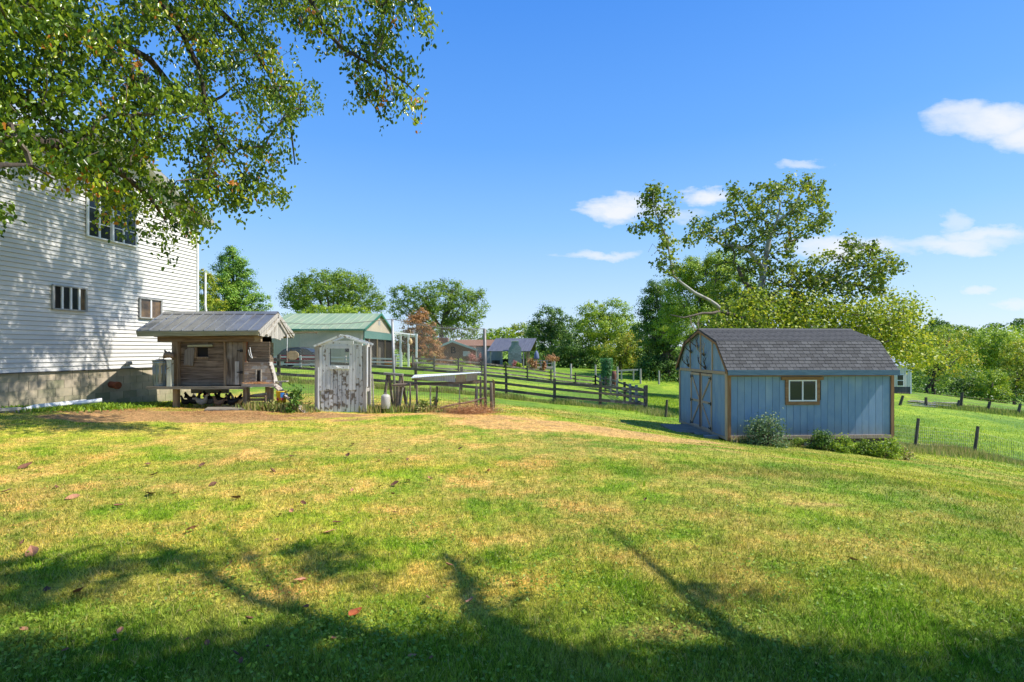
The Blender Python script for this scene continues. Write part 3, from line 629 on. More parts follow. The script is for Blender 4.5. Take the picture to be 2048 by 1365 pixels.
b.tube([t1,P(830,649,14.1),P(880,655.5,13.7),P(930,658.6,13.3),t2],.009,5); b.single('cable', M_WIRE, 'sagging wire cable strung from the coop over both poles', 'cable', t1)
def netpanel(A, B, hgt, cell, name, lab, mat, diamond=True, r=.0014, sag=0):
    A = Vector(A); B = Vector(B); u = (B-A); Lg = Vector((u.x,u.y,0)).length; b = MB()
    def pt(s, d):  # s along, d down
        t = s/Lg; p = A.lerp(B, t); p.z -= d+sag*math.sin(math.pi*t)*math.sin(math.pi*min(1,d/hgt)); return p
    if diamond:
        k = -hgt
        while k < Lg:
            for sg in (0,1):
                a0, a1 = max(0,k), min(Lg, k+hgt)
                if a1-a0 < .02: continue
                m = 4; pts = []
                for i in range(m+1):
                    s = a0+(a1-a0)*i/m; d = (s-k) if sg == 0 else hgt-(s-k); pts.append(pt(s, d*.97))
                b.tube(pts, r, 3)
            k += cell
    else:
        s = 0
        while s <= Lg: b.tube([pt(s,0),pt(s,hgt*.5),pt(s,hgt)], r, 3); s += cell
        d = 0
        while d <= hgt: b.tube([pt(Lg*i/8,d) for i in range(9)], r, 3); d += cell*1.0
    return b
n1 = thing('bird_net', 'diamond mesh bird net hanging from the cable between coop, poles and run', 'net', (X(780,14.6),14.6,1.0))
netpanel(P(600,649,14.4), t1+Vector((0,0,-.02)), 1.25, .075, '', '', M_WIRE).part('net_panel', M_WIRE, n1, kind='stuff')
netpanel(t1+Vector((0,0,-.02)), t2+Vector((0,0,-.02)), 1.2, .075, '', '', M_WIRE).part('net_panel', M_WIRE, n1, kind='stuff')
b = MB(); b.tube([P(821,660,13.9),P(821,678,13.9)],.006,4); b.tube([P(821,677,13.9),P(821,681,13.9),P(821,686,13.9),P(821,690,13.9)],[.015,.045,.055,.02],10); b.single('hanging_gourd', pm('tan_gourd',(.50,.36,.18),scale=10), 'small tan gourd hanging from the net right of the pale pole', 'gourd', P(821,685,13.9), smooth=True)
# run fence
run = thing('wire_run', 'low welded wire chicken run fence with crooked wooden stakes', 'wire fence', (X(860,13.2),13.2,gz(-2,13.2)))
def wire_wall(a, c, h, cell=.06, r=.0022):
    a = Vector(a); c = Vector(c); b = MB(); n = int((c-a).length/cell)
    for i in range(n+1):
        p = a.lerp(c, i/n); g = gz(p.x,p.y); b.tube([(p.x,p.y,g),(p.x,p.y,g+h)],r,3)
    for d in np.arange(.04, h+.01, .10):
        pts = []
        for i in range(9):
            p = a.lerp(c, i/8); pts.append((p.x,p.y,gz(p.x,p.y)+d+random.uniform(-.008,.008)))
        b.tube(pts, r, 3)
    return b
wire_wall((X(612,12.95),12.95,0),(X(629,12.95),12.95,0),1.0).part('wire_panel',M_RUSTW,run,kind='stuff')
wire_wall((X(552,14.0),14.0,0),(X(630,14.0),14.0,0),1.05).part('wire_panel',M_RUSTW,run,kind='stuff')
wire_wall((X(738,13.1),13.1,0),(X(965,13.1),13.1,0),.92).part('wire_panel',M_RUSTW,run,kind='stuff')
wire_wall((X(965,13.1),13.1,0),(X(985,13.4),13.4,0),.85,.03,.003).part('wire_panel',M_RUSTW,run,kind='stuff')
wire_wall((X(985,13.4),13.4,0),(X(990,16.5),16.5,0),.85).part('wire_panel',M_RUSTW,run,kind='stuff')
for (p, q, rr) in (((795,817),(797,774),.03),((800,812),(806,776),.018),((820,822),(820,766),.025),((834,813),(834,770),.028),((861,812),(861,772),.018),((962,828),(961,754),.032),((984,822),(982,766),.045),((812,815),(816,776),.014),((918,820),(919,768),.012),((955,818),(952,765),.012),((746,822),(745,748),.018)):
    b = MB(); a = P(p[0],p[1],13.15); c = P(q[0],q[1],13.15); b.tube([a,a.lerp(c,.5)+Vector((random.uniform(-.01,.01),0,0)),c],[rr,rr*.95,rr*.8],6); b.part('stake', M_PLANKV if rr > .02 else M_GREYV, run)
b = MB(); b.tube([P(880,817,13.0),P(900,811,13.0),P(930,806,13.0),P(950,802,13.0),P(969,796,13.0)],.025,6); b.part('low_rail', M_PLANK, run)
tb = thing('feeding_table', 'old dark plank table behind the wire of the chicken run', 'table', (X(870,13.9),13.9,gz(-2,13.9)))
for k in range(3):
    b = MB(); b.beam(P(786,771,13.7)+Vector((0,k*.2,0)),P(958,766,13.7)+Vector((0,k*.2,0)),.19,.04); b.part('board', M_PLANK, tb)
for px_, oo in ((792,0),(872,0),(952,0),(800,.45),(950,.45)):
    p = P(px_,772,13.75+oo); b = MB(); b.beam((p.x,p.y,gz(p.x,p.y)),p+Vector((.03,0,-.02)),.05,.05); b.part('leg', M_PLANKV, tb)
hood = thing('metal_hood', 'low white metal lid with six grey side panels on the run table', 'metal lid', (X(890,13.9),13.9,Z(765,13.9)))
MSh = pm('white_sheet',(.80,.81,.82),(.70,.71,.72),scale=3,rough=.35,bump=.03,metallic=.1)
b = MB(); b.prism([P(822,757,13.55),P(960,746.5,13.55),P(963,745.2,14.5),P(829,751,14.5)], (0,0,.012)); b.part('lid', MSh, hood)
xs = [824,846,866,888,911,932,955]; tp = [757,755.5,753.8,752.2,750.5,749,747.3]; bt = [758.5,760.5,762.5,763.5,765,764,760.5]
M_PANG = pm('pale_grey_panel',(.50,.50,.48),(.42,.42,.40),scale=6)
mats = [M_PANG,M_PANG,M_PANG,M_PANG,pm('tan_panel',(.50,.38,.24),(.42,.31,.19),scale=6),pm('buff_panel',(.52,.45,.36),(.43,.37,.28),scale=6)]
for k in range(6):
    b = MB(); b.prism([P(xs[k]+.4,bt[k]-.2,13.6),P(xs[k+1]-.6,bt[k+1]-.2,13.6),P(xs[k+1]-.6,tp[k+1]+.3,13.58),P(xs[k]+.4,tp[k]+.3,13.58)], (0,.015,0)); b.part('panel', mats[k], hood)
b = MB(); b.beam(P(824,760,13.66),P(958,763,13.66),.04,.03); b.part('frame', M_PLANK, hood)
bn = thing('sawhorse', 'grey wooden sawhorse behind the leaning pale pole', 'sawhorse', (X(787,14.3),14.3,gz(X(787,14.3),14.3)))
b = MB(); b.beam(P(768,747,14.3),P(806,750,14.3),.16,.05); b.part('top', M_GREYX, bn)
for (a, c) in ((775,770),(778,783),(801,799),(803,810)):
    p = P(a,750,14.3); q_ = P(c,790,14.3); q_.z = gz(q_.x,q_.y); q_.y += .2*(1 if c > a else -1); b = MB(); b.beam(q_,p,.06,.05); b.part('leg', M_PLANKV, bn)
dz = Z(818,13.0)
dm_ = thing('drum', 'small pale metal drum with rounded top left of the chicken run', 'drum', (X(771.5,13.0),13.0,dz))
b = MB(); b.lathe((X(771.5,13.0),13.0,dz),[(.10,0),(.112,.015),(.112,.29),(.10,.33),(.06,.355),(.01,.36)],20); b.part('body', pm('pale_drum',(.50,.49,.45),(.42,.40,.36),scale=4,rough=.5,c3=(.35,.24,.13),s3=5,r3=(.55,.7)), dm_, True)
b = MB(); b.tube([(X(771.5,13)-.03,13,dz+.35),(X(771.5,13)-.02,13,dz+.40),(X(771.5,13)+.02,13,dz+.40),(X(771.5,13)+.03,13,dz+.35)],.008,6); b.part('handle', M_WIRE, dm_)

# ================================================================ trough and bench at left
M_BLEACH = wood('bleached_plank',(.36,.32,.26),(.52,.48,.41),'x',rnd=.1)
tr = thing('downspout_trough', 'white metal gutter trough propped along the house foundation', 'gutter', (X(120,11.6),11.6,.2))
Ya, Yb = 10.9, 12.2
def tp_(px, py, t): return P(px, py, Ya+(Yb-Ya)*t)
b = MB(); b.prism([tp_(37,821,0),tp_(37,815,0)+Vector((0,.35,.0)),tp_(37,813,0)+Vector((0,.36,0)),tp_(37,819,0)], tp_(148,808,1)-tp_(37,820,0)+Vector((0,0,.0))); b.part('channel', MSh, tr)
b = MB(); b.tube([tp_(147,808,1),tp_(184,803,1)+Vector((0,.3,0))],.05,8); b.part('pipe', MSh, tr, True)
b = MB(); b.beam(tp_(37,824,0),tp_(125,812,.9),.05,.09); b.part('rail', M_BLEACH, tr)
for (a, c, e, g_) in ((109,815,114,824),(130,810,126,822),(146,808,150,817)):
    b = MB(); b.beam(P(a,c,12.3),P(e,g_,12.2),.09,.04); b.part('stand', M_BLEACH, tr)
bh = thing('bench', 'bleached wooden bench end at the left edge of the lawn', 'bench', (X(15,10.6),10.6,.2))
for k in range(2):
    b = MB(); b.beam(P(-60,823,10.3+k*.2)+Vector((0,0,0)),P(42,817.5,10.9+k*.2),.18,.05); b.part('seat_board', M_BLEACH, bh)
b = MB(); b.beam(P(-60,826,10.3),P(42,820.5,10.88),.03,.07); b.part('apron', M_BLEACH, bh)
for (a, t) in ((12,.0),(34,.0),(24,.3),(-40,0)):
    p = P(a,822,10.75+t); b = MB(); b.beam((p.x,p.y,gz(p.x,p.y)-.02),p,.06,.06); b.part('leg', M_BLEACH, bh)
# ================================================================ board fences
M_RAIL = wood('weathered_rail',(.060,.052,.044),(.17,.15,.13),'x',rnd=.2,c3=(.22,.20,.18),s3=3,r3=(.55,.65))
M_FPOST = wood('weathered_fence_post',(.055,.047,.038),(.16,.135,.11),'z',rnd=.2)
M_RAILG = wood('pale_rail',(.34,.33,.32),(.50,.48,.46),'x',rnd=.1)
M_POSTG = wood('pale_post',(.32,.30,.28),(.45,.42,.39),'z',rnd=.1)
def fence(lab, pts, ph, rails, rw=.13, pw_=.13, mr=M_RAIL, mp=M_FPOST, cat='fence', pmat=None):
    x0, y0 = pts[len(pts)//2]; t = thing('board_fence', lab, cat, (x0,y0,gz(x0,y0)))
    for i, (x, y) in enumerate(pts):
        g = gz(x, y); h = ph+random.uniform(-.05,.07); tx_ = random.uniform(-.03,.03)
        b = MB(); b.beam((x,y,g-.2),(x+tx_,y,g+h),pw_,pw_); b.part('post', pmat if pmat and i % 3 else mp, t)
    for i in range(len(pts)-1):
        (xa, ya), (xb, yb) = pts[i], pts[i+1]; d = Vector((xb-xa,yb-ya,0)).normalized(); nrm = Vector((d.y,-d.x,0))*(pw_/2+.02)
        for r in rails:
            b = MB(); b.beam(Vector((xa,ya,gz(xa,ya)+r+random.uniform(-.02,.02)))+nrm-d*.03,Vector((xb,yb,gz(xb,yb)+r+random.uniform(-.02,.02)))+nrm-d*.01*0-d*.035,.035,rw*random.uniform(.92,1.08)); b.part('rail', mr, t)
    return t
fence('dark weathered three rail board fence running across behind the coop and gatehouse',
      [(X(p,26),26) for p in (470,557,648,740,831,922,1013,1109,1200,1292)], 1.26, (.36,.70,1.03))
A_ = (X(1292,26),26.15); B_ = (X(1191,50),50)
tt = [0,.10,.18,.27,.40,.54,.68,.84,1.0]
fence('dark side fence running back from the corner post near the blue shed',
      [(A_[0]+(B_[0]-A_[0])*t, A_[1]+(B_[1]-A_[1])*t) for t in tt[0:]], 1.22, (.30,.66,1.02), pmat=M_POSTG)
bp = [(1191,50),(1151,49),(1102,47.6),(1055,46.2),(1012,44.6),(963,43),(917,41.5),(868,40),(826,39.6)]
fence('dark far rail fence crossing the pasture in front of the brick house', [(X(p,Y),Y) for p, Y in bp], 1.15, (.25,.58,.92), pw_=.13)
fence('pale grey rail fence in front of the tan barn and parked car', [(X(p,Y),Y) for p, Y in ((505,41),(555,41),(601,41),(648,41),(690,41),(735,41),(790,41))], .92, (.22,.50,.78), mr=M_RAILG, mp=M_POSTG, rw=.12)
gt = thing('farm_gate', 'white five bar gate between the barn and the flower pots', 'gate', (X(802,41.5),41.5,gz(X(802,41.5),41.5)))
g0 = gz(X(802,41.5),41.5)
for k in range(5): b = MB(); b.beam((X(788,41.5),41.5,g0+.15+k*.24),(X(803,41.5),41.5,g0+.15+k*.24),.03,.08); b.part('bar', M_TRIMW, gt)
for px_ in (787,803): b = MB(); b.box(X(px_,41.5)-.05,X(px_,41.5)+.05,41.45,41.55,g0,g0+1.3); b.part('upright', M_TRIMW, gt)
# short board wire strung on top of the front fence: hog wire
b = MB(); pts = [(X(p,25.9),25.85,gz(X(p,25.9),25.85)) for p in np.linspace(800,1292,42)]
for h in (.15,.3,.5,.7,.9): b.tube([(x,y,z+h) for x,y,z in pts],.004,3)
for x,y,z in pts[::1]: b.tube([(x,y,z+.1),(x,y,z+.95)],.003,3)
b.single('hog_wire', M_RUSTW, 'thin rusty hog wire stapled along the dark three rail fence', 'wire', (X(1050,25.9),25.85,-.9), kind='stuff')

def stake(name, px0, py0, px1, py1, Y, r, lab, grp=None, mat=None, cat='post'):
    a = P(px0,py0,Y); c = P(px1,py1,Y); a.z = gz(a.x,a.y)-.1; b = MB(); b.tube([a,a.lerp(c,.5),c],[r,r*.97,r*.9],8); return b.single(name, mat or M_FPOST, lab, cat, a, grp)
stake('fence_post',1829,898,1837,837,20,.058,'thick dark leaning post nearest the right end of the blue shed','right pasture posts')
stake('fence_post',1948,906,1956,853,20.5,.058,'thick dark leaning post right of the first post in the lower wire fence','right pasture posts')
stake('fence_post',1331,836,1334,800,22,.06,'short dark pointed post standing alone left of the blue shed','right pasture posts')
for a, lab in (((1799,817,1806,792),'thin dark post leaning right beside the shed corner, in front of the white outbuilding'),((1852,822,1852,795),'upright dark post in front of the lumber pile'),((1913,821,1919,801),'dark post leaning right at the right end of the lumber pile'),
               ((1920,801,1925,785),'farther leaning post beyond the lumber pile'),((1974,830,1980,804),'pale topped post leaning right in the right field'),((2035,833,2041,808),'rightmost dark post in the far field fence')):
    stake('field_post', *a, 44, .11, lab, 'posts of the far field fence')
b = MB()
for h in (.35,.6,.85,1.05): b.tube([(X(p,44),44,gz(X(p,44),44)+h) for p in np.linspace(1795,2070,16)],.010,3)
b.single('field_wire', M_RUSTW, 'thin wires strung between the far field posts', 'wire', (X(1900,44),44,-3), kind='stuff')
b = MB()
ln = [(X(1770,19.6),19.6)]+[(X(1833,20),20),(X(1950,20.5),20.5),(X(2060,20.2),20.2)]
for j in range(3):
    (xa,ya),(xb,yb) = ln[j],ln[j+1]; n_ = 30
    for i in range(n_):
        t = i/n_; x,y = xa+(xb-xa)*t, ya+(yb-ya)*t; g = gz(x,y); b.tube([(x,y,g),(x,y,g+.85)],.0045,3)
    for h in np.arange(.1,.9,.13): b.tube([(xa+(xb-xa)*t,ya+(yb-ya)*t,gz(xa+(xb-xa)*t,ya+(yb-ya)*t)+h) for t in np.linspace(0,1,7)],.003,3)
b.single('mesh_wire', M_WIRE, 'thin grey mesh wire between the two thick posts right of the shed', 'wire', (X(1900,20),20,-2.4), kind='stuff')
for px_, pt_, pb_, lab in ((1109,723,748,'pale post beside the orange potted plant'),(1142,728,752,'grey post in front of the dark tree line, left of the vine'),(1191,730,752,'slim post just left of the vine covered stump'),(1235,734,757,'post left of the wooden hitching rail'),(1281,738,761,'post right of the wooden hitching rail'),(1318,742,766,'rightmost post along the tree line left of the blue shed')):
    stake('wire_post', px_, pb_, px_, pt_, 55, .10, lab, 'posts along the tree line', M_POSTG)
hr = thing('hitching_rail', 'pale wooden rail on two short posts before the tree line', 'rail', (X(1257,57),57,gz(X(1257,57),57)))
b = MB(); b.beam(P(1237,742,57),P(1276,740,57),.12,.16); b.part('rail', M_POSTG, hr)
for px_ in (1243,1267):
    p = P(px_,741,57); b = MB(); b.beam((p.x,p.y,gz(p.x,p.y)),p,.15,.15); b.part('post', M_POSTG, hr)

# ================================================================ tan barn with green roof
M_BARN = pm('tan_steel',(.52,.43,.32),(.46,.39,.29),scale=1.2,rough=.5,bump=.03,rnd=.03)
M_GROOF = pm('green_steel_roof',(.19,.27,.17),(.23,.30,.20),scale=.5,rough=.75,bump=.03,rnd=.04,c3=(.27,.32,.21),s3=.25,r3=(.5,.65))
M_GTRIM = pm('green_trim',(.03,.19,.13),(.04,.16,.11),scale=4,rough=.5)
BX0, BX1, BY0, BYR, BY1 = -22.5, -13.6, 48.0, 53.7, 59.4
be, br = 3.45, 5.2; bg_ = -.1
barn = thing('barn', 'long tan metal barn with pale green ribbed roof and open porch end', 'barn', (-18,53,bg_))
n_ = 26; pw2 = (BX1-BX0)/n_
for i in range(n_):
    x = BX0+i*pw2; b = MB(); b.box(x,x+pw2-.012,BY0,BY0+.03,bg_,be); b.box(x+pw2*.45,x+pw2*.55,BY0-.02,BY0,bg_,be); b.part('wall_panel', M_BARN, barn)
b = MB(); b.box(BX0,BX1-.05,BY0+.05,BY1,bg_-.3,be); b.part('core', M_DARK, barn)  # solid near-black block stands in for the shade inside the open porch
rn = 14; rw = (BX1-BX0+.5)/rn
for side in (0,1):
    for i in range(rn):
        x = BX0-.25+i*rw; ya, yb = (BY0-.35, BYR) if side == 0 else (BY1+.35, BYR)
        b = MB(); b.prism([(x,ya,be-.05),(x+rw-.015,ya,be-.05),(x+rw-.015,ya,be+.0),(x,ya,be+.0)], (0,yb-ya,br-be+.06)); b.prism([(x,ya,be),(x+.08,ya,be),(x+.04,ya,be+.04)], (0,yb-ya,br-be+.06)); b.part('roof_panel', M_GROOF, barn)
b = MB(); b.box(BX0-.3,BX1+.28,BY0-.40,BY0-.36,be-.16,be+.0); b.part('eave_trim', M_GTRIM, barn)
b = MB(); b.prism([(BX1,BY0+.05,be-.1),(BX1,BY1-.05,be-.1),(BX1,BYR,br-.06)], (.04,0,0)); b.part('gable', M_BARN, barn)
for ya in (BY0-.35, BY1+.35):
    b = MB(); b.beam((BX1+.27,ya,be-.06),(BX1+.27,BYR,br+.0),.05,.2); b.part('rake_trim', M_GTRIM, barn)
b = MB(); b.box(BX1+.02,BX1+.12,BY0,BY1,be-.85,be-.12); b.part('lintel_band', pm('teal_band',(.11,.22,.19),(.09,.19,.17),scale=3), barn)
b = MB(); b.box(BX1-.02,BX1+.05,BY0,BY0+.35,bg_,be-.85); b.part('corner_post', M_GTRIM, barn)
b = MB(); b.box(BX1+.04,BX1+.06,BYR-.45,BYR+.35,4.05,4.5); b.part('vent', M_GREY, barn)
for yv in (49.6,52.6,56.0,59.2): b = MB(); b.box(BX1,BX1+.14,yv-.07,yv+.07,bg_-.3,be-.85); b.part('porch_post', M_POST, barn)
b = MB(); b.box(X(690,47.9),X(698,47.9),BY0-.05,BY0-.02,1.35,1.75); b.part('window', M_GLASS, barn)
for k in range(2):
    b = MB(); b.box(BX1+.02,BX1+.06,50.0+k*3.2,51.0+k*3.2,bg_,1.5+.3*k); b.part('stored_panel', M_FPOST, barn)
# second shed behind the coop (grey, low)
# white frame beyond barn
wf = thing('pergola', 'slender white post frame right of the barn', 'pergola', (X(812,56),56,gz(X(812,56),56)))
for px_, yy0 in ((787,56),(801,57),(817,57.5),(833,57)):
    b = MB(); p = P(px_,668,yy0); b.box(p.x-.09,p.x+.09,yy0-.09,yy0+.09,-.5,p.z); b.part('post', M_TRIMW, wf)
b = MB(); b.beam(P(784,664.5,56),P(835,671,57.2),.2,.16); b.part('beam', M_TRIMW, wf)
b = MB(); b.beam(P(784,668.5,56.3),P(833,674.5,57.3),.12,.1); b.part('beam', M_TRIMW, wf)
# car
cyy = 44.0; cx0, cx1 = X(556,cyy), X(650,cyy); g = gz(-18,cyy)
car = thing('parked_car', 'dark red wagon with navy tinted windows parked behind the pale rail fence', 'car', ((cx0+cx1)/2,cyy,g))
M_CAR = pm('dark_red_paint',(.22,.012,.02),rough=.25,bump=0,spec=.6,rnd=0); M_TINT = pm('tinted_glass',(.012,.03,.06),rough=.08,bump=0,spec=.9,rnd=0); M_TYRE = pm('tyre',(.02,.02,.02),rough=.9)
Lc = cx1-cx0
def prof(pts): return [(cx0+Lc*a, cyy-.9, g+z) for a, z in pts]
b = MB(); b.prism(prof([(0,.35),(.02,.75),(.10,.98),(.84,.98),(.98,.80),(1,.40),(.97,.28),(.03,.28)]), (0,1.8,0)); b.part('body', M_CAR, car)
bb = [(.08,.98),(.16,1.32),(.26,1.50),(.50,1.56),(.68,1.47),(.82,1.15),(.88,.98)]
b = MB(); b.prism([(x,y+.12,z) for x,y,z in prof(bb)], (0,1.56,0)); b.part('cabin', M_TINT, car)
b = MB(); b.prism([(cx0+Lc*a, cyy-.79, g+z) for a,z in ((.17,1.36),(.26,1.53),(.50,1.60),(.69,1.50),(.80,1.22),(.78,1.22),(.67,1.44),(.50,1.53),(.27,1.47),(.19,1.36))], (0,1.58,0)); b.part('roof', pm('navy_roof',(.02,.04,.075),rough=.3,bump=0), car)
for a in (.3,.45,.6): b = MB(); b.box(cx0+Lc*a-.02,cx0+Lc*a+.02,cyy-.7,cyy+.7,g+1.60,g+1.64); b.part('rack_bar', M_BLACK, car)
for a in (.36,.60): b = MB(); b.box(cx0+Lc*a-.03,cx0+Lc*a+.03,cyy-.80,cyy-.77,g+.98,g+1.5); b.part('pillar', M_BLACK, car)
for a in (.18,.82):
    for yv in (-.92,.72):
        b = MB(); c = Vector((cx0+Lc*a,cyy+yv,g+.32)); b.tube([c,c+Vector((0,.2,0))],.33,18); w_ = b.part('wheel', M_TYRE, car); b = MB(); b.tube([c+Vector((0,-.01,0)),c+Vector((0,.21,0))],.2,14); b.part('rim', M_GALV, w_)
bb_ = MB(); c = P(581,702,46); bb_.lathe((c.x,46,g),[(.28,0),(.3,.4),(.3,c.z-g),(.1,c.z-g+.05)],14); bb_.single('barrel', pm('blue_grey_barrel',(.16,.24,.30),rough=.5), 'blue grey barrel against the barn wall left of the car', 'barrel', (c.x,46,g), smooth=True)

# ================================================================ brick house and pavilion
M_BRICK = pm('brown_brick',(.17,.085,.055),(.25,.14,.09),scale=9,rough=.9,bump=.3,rnd=.15)
M_BROOF = pm('red_brown_shingle',(.22,.12,.075),(.16,.09,.06),scale=6,rough=.9)
M_PALEG = pm('pale_green_trim',(.34,.46,.42),(.28,.40,.36),scale=5)
hy_ = 75.0
bh2 = thing('brick_house', 'low brown brick ranch house with a black letter B on its gable', 'house', (X(910,hy_),hy_,gz(X(910,hy_),hy_)))
gb = Z(732,hy_)
b = MB(); b.prism([(X(873,hy_),hy_,gb),(X(952,hy_),hy_,gb),(X(952,hy_),hy_,Z(699,hy_)),(X(905,hy_),hy_,Z(685,hy_)),(X(873,hy_),hy_,Z(697,hy_))], (0,11,0)); b.part('wall', M_MORTAR, bh2)
# brick courses on the gable, joined (single bricks are under two pixels)
b = MB(); z = gb
row = 0
while z < Z(686,hy_):
    t_ = (z-Z(699,hy_))/(Z(685,hy_)-Z(699,hy_))
    x0 = X(873,hy_) if t_ < 0 else X(873,hy_)+(X(905,hy_)-X(873,hy_))*t_*1.0
    x1 = X(952,hy_) if t_ < 0 else X(952,hy_)+(X(905,hy_)-X(952,hy_))*t_
    x = x0+(.1 if row % 2 else 0)
    while x < x1-.1: b.box(x,min(x+.19,x1),hy_-.012,hy_,z,z+.066); x += .2
    z += .076; row += 1
b.part('brickwork', M_BRICK, bh2, kind='stuff')
rz0, rz1 = Z(699.5,hy_), Z(683.5,hy_)
for (xa, za, xb, zb_) in ((X(869,hy_),Z(698,hy_),X(905,hy_),rz1),(X(905,hy_),rz1,X(955,hy_),Z(701,hy_))):
    b = MB(); b.prism([(xa,hy_-.5,za),(xb,hy_-.5,zb_),(xb,hy_-.5,zb_+.16),(xa,hy_-.5,za+.16)], (0,12,0)); b.part('roof_slope', M_BROOF, bh2)
    b = MB(); b.prism([(xa,hy_-.53,za-.12),(xb,hy_-.53,zb_-.12),(xb,hy_-.53,zb_+.18),(xa,hy_-.53,za+.18)], (0,.03,0)); b.part('rake_board', M_PALEG, bh2)
ff = bpy.data.curves.new('letter', 'FONT'); ff.body = 'B'; ff.size = 1.35; ff.extrude = .03; ff.offset = .02; fo = bpy.data.objects.new('tmp_letter', ff); COL.objects.link(fo)
bpy.context.view_layer.update(); lm = bpy.data.meshes.new_from_object(fo); bpy.data.objects.remove(fo); lm.materials.clear(); lm.materials.append(M_BLACK)
lo = link('letter', lm, bh2, (X(901.3,hy_),hy_-.06,Z(707,hy_))); lo.rotation_euler = (math.radians(90),0,0)
b = MB(); b.box(X(926,hy_),X(940,hy_),hy_-.05,hy_-.02,Z(713,hy_),Z(703,hy_)); b.part('window', pm('white_blind',(.6,.6,.58),rough=.4,bump=0), bh2)
ch = MB(); ch.box(X(875,hy_+4),X(897,hy_+4),hy_+3.5,hy_+4.5,1,Z(676.5,hy_+4)); co = ch.part('chimney', M_BRICK, bh2); 
for a in (876.5,884,891): b = MB(); b.box(X(a,hy_+4),X(a+4,hy_+4),hy_+3.8,hy_+4.2,Z(676.5,hy_+4),Z(674.6,hy_+4)); b.part('flue', M_GREY, co)
M_PALEW = pm('pale_wall',(.38,.42,.42),(.33,.37,.37),scale=3)
b = MB(); b.box(X(952,hy_+1),X(990,hy_+1),hy_+1,hy_+9,gb,Z(693,hy_+1)); b.part('side_wing', M_PALEW, bh2)
b = MB(); b.prism([(X(905,hy_+2),hy_+.7,Z(693.6,hy_+1)),(X(992,hy_+1),hy_+.7,Z(693.6,hy_+1)),(X(992,hy_+1),hy_+.7,Z(691.8,hy_+1)),(X(905,hy_+2),hy_+.7,Z(691.8,hy_+1))], (0,5,.95)); b.part('wing_roof', M_BROOF, bh2)
py_ = 68.0; pg = Z(737,py_)
M_SLATE = pm('slate_blue_steel',(.12,.12,.135),(.095,.095,.11),scale=1,rough=.35,bump=.02,rnd=.05)
pv = thing('pavilion', 'open patio pavilion with slate blue ribbed metal roof beside the brick house', 'pavilion', (X(1017,py_),py_,pg))
n_ = 17
for i in range(n_):
    a0 = X(974,py_)+(X(1061,py_)-X(974,py_))*i/n_; a1 = X(974,py_)+(X(1061,py_)-X(974,py_))*(i+1)/n_-.03
    b = MB(); dd = (X(1070,py_+4)-X(1061,py_))*0
    b.prism([(a0,py_-.3,Z(703.5,py_)),(a1,py_-.3,Z(703.5,py_)),(a1,py_-.3,Z(702.5,py_)),(a0,py_-.3,Z(702.5,py_))], (1.0,4.5,Z(677.5,py_+4.2)-Z(702.5,py_))); b.part('roof_panel', M_SLATE, pv)
b = MB(); b.prism([(X(974,py_)+1,py_+8.6,Z(703,py_)),(X(1061,py_)+1,py_+8.6,Z(703,py_)),(X(1061,py_)+1,py_+4.2,Z(677.5,py_+4.2)),(X(974,py_)+1,py_+4.2,Z(677.5,py_+4.2))], (0,.04,.04)); b.part('roof_back', M_SLATE, pv)
for a in (981,1004,1047,1054,1058): b = MB(); b.box(X(a,py_)-.09,X(a,py_)+.09,py_-.1,py_+.1,pg,Z(703,py_)); b.part('post', M_POST if a > 1050 else M_POSTG, pv)
b = MB(); b.box(X(985,py_+6),X(1004,py_+6),py_+6,py_+6.1,pg,Z(703,py_+6)); b.part('rear_wall', M_PALEW, pv)
b = MB(); b.box(X(1004,py_+6),X(1052,py_+6),py_+6,py_+6.1,pg,pg+1.1); b.part('rear_wall', M_DARK, pv)
st = MB(); q = py_-1.2
st.prism([(X(1016,q),q,pg),(X(1043.5,q),q,pg),(X(1043,q),q,Z(703,q)),(X(1042,q),q,Z(696,q)),(X(1037.5,q),q,Z(690,q)),(X(1037,q),q,Z(682.5,q)),(X(1023,q),q,Z(683.5,q)),(X(1022.5,q),q,Z(691,q)),(X(1018,q),q,Z(697,q)),(X(1016.5,q),q,Z(705,q))], (0,1.0,0))
chm = thing('stone_chimney', 'grey green stone outdoor chimney with stepped shoulders in front of the slate roof', 'chimney', (X(1030,q),q,pg))
M_STONE = pm('field_stone',(.24,.29,.28),(.17,.21,.21),scale=6,rough=.9,bump=.6,bscale=9,rnd=.2,bdist=.05)
st.part('stack', M_STONE, chm)
z = pg+.02
while z < Z(705,q)-.1:
    x = X(1016.5,q)+random.uniform(0,.1); hh = .22
    while x < X(1043,q)-.15:
        w_ = min(random.uniform(.25,.5), X(1043,q)-x); b = MB(); b.box(x,x+w_-.025,q-.045,q,z,z+hh-.025); b.part('stone', M_STONE, chm); x += w_
    z += hh
b = MB(); b.box(X(1022,q),X(1038,q),q-.1,q+1.1,Z(683,q),Z(682,q)); b.part('cap', M_TRIMW, chm)
um = thing('patio_umbrella', 'closed navy patio umbrella on a pole beside the pavilion', 'umbrella', (X(1073,64),64,Z(737,64)))
b = MB(); b.tube([P(1073,737,64),P(1073,702,64)],.04,6); b.part('pole', M_GREY, um)
b = MB(); b.tube([P(1073,719.5,64),P(1073,716,64),P(1073,706,64),P(1073,701.5,64)],[.28,.34,.22,.03],10); b.part('canopy', pm('navy_cloth',(.10,.13,.24),(.16,.19,.30),scale=14,stretch=(6,6,.4)), um, True)
b = MB(); b.box(X(1058,65),X(1108,65),65,66.5,Z(741,65),Z(734.8,65)); b.single('patio_slab', pm('pale_patio',(.42,.36,.31)), 'pale patio slab with potted plants beside the pavilion', 'patio', (X(1083,65),65,-1.2))
pr_ = thing('patio_railing', 'dark patio railing behind the potted plants', 'railing', (X(1083,66.3),66.3,-1))
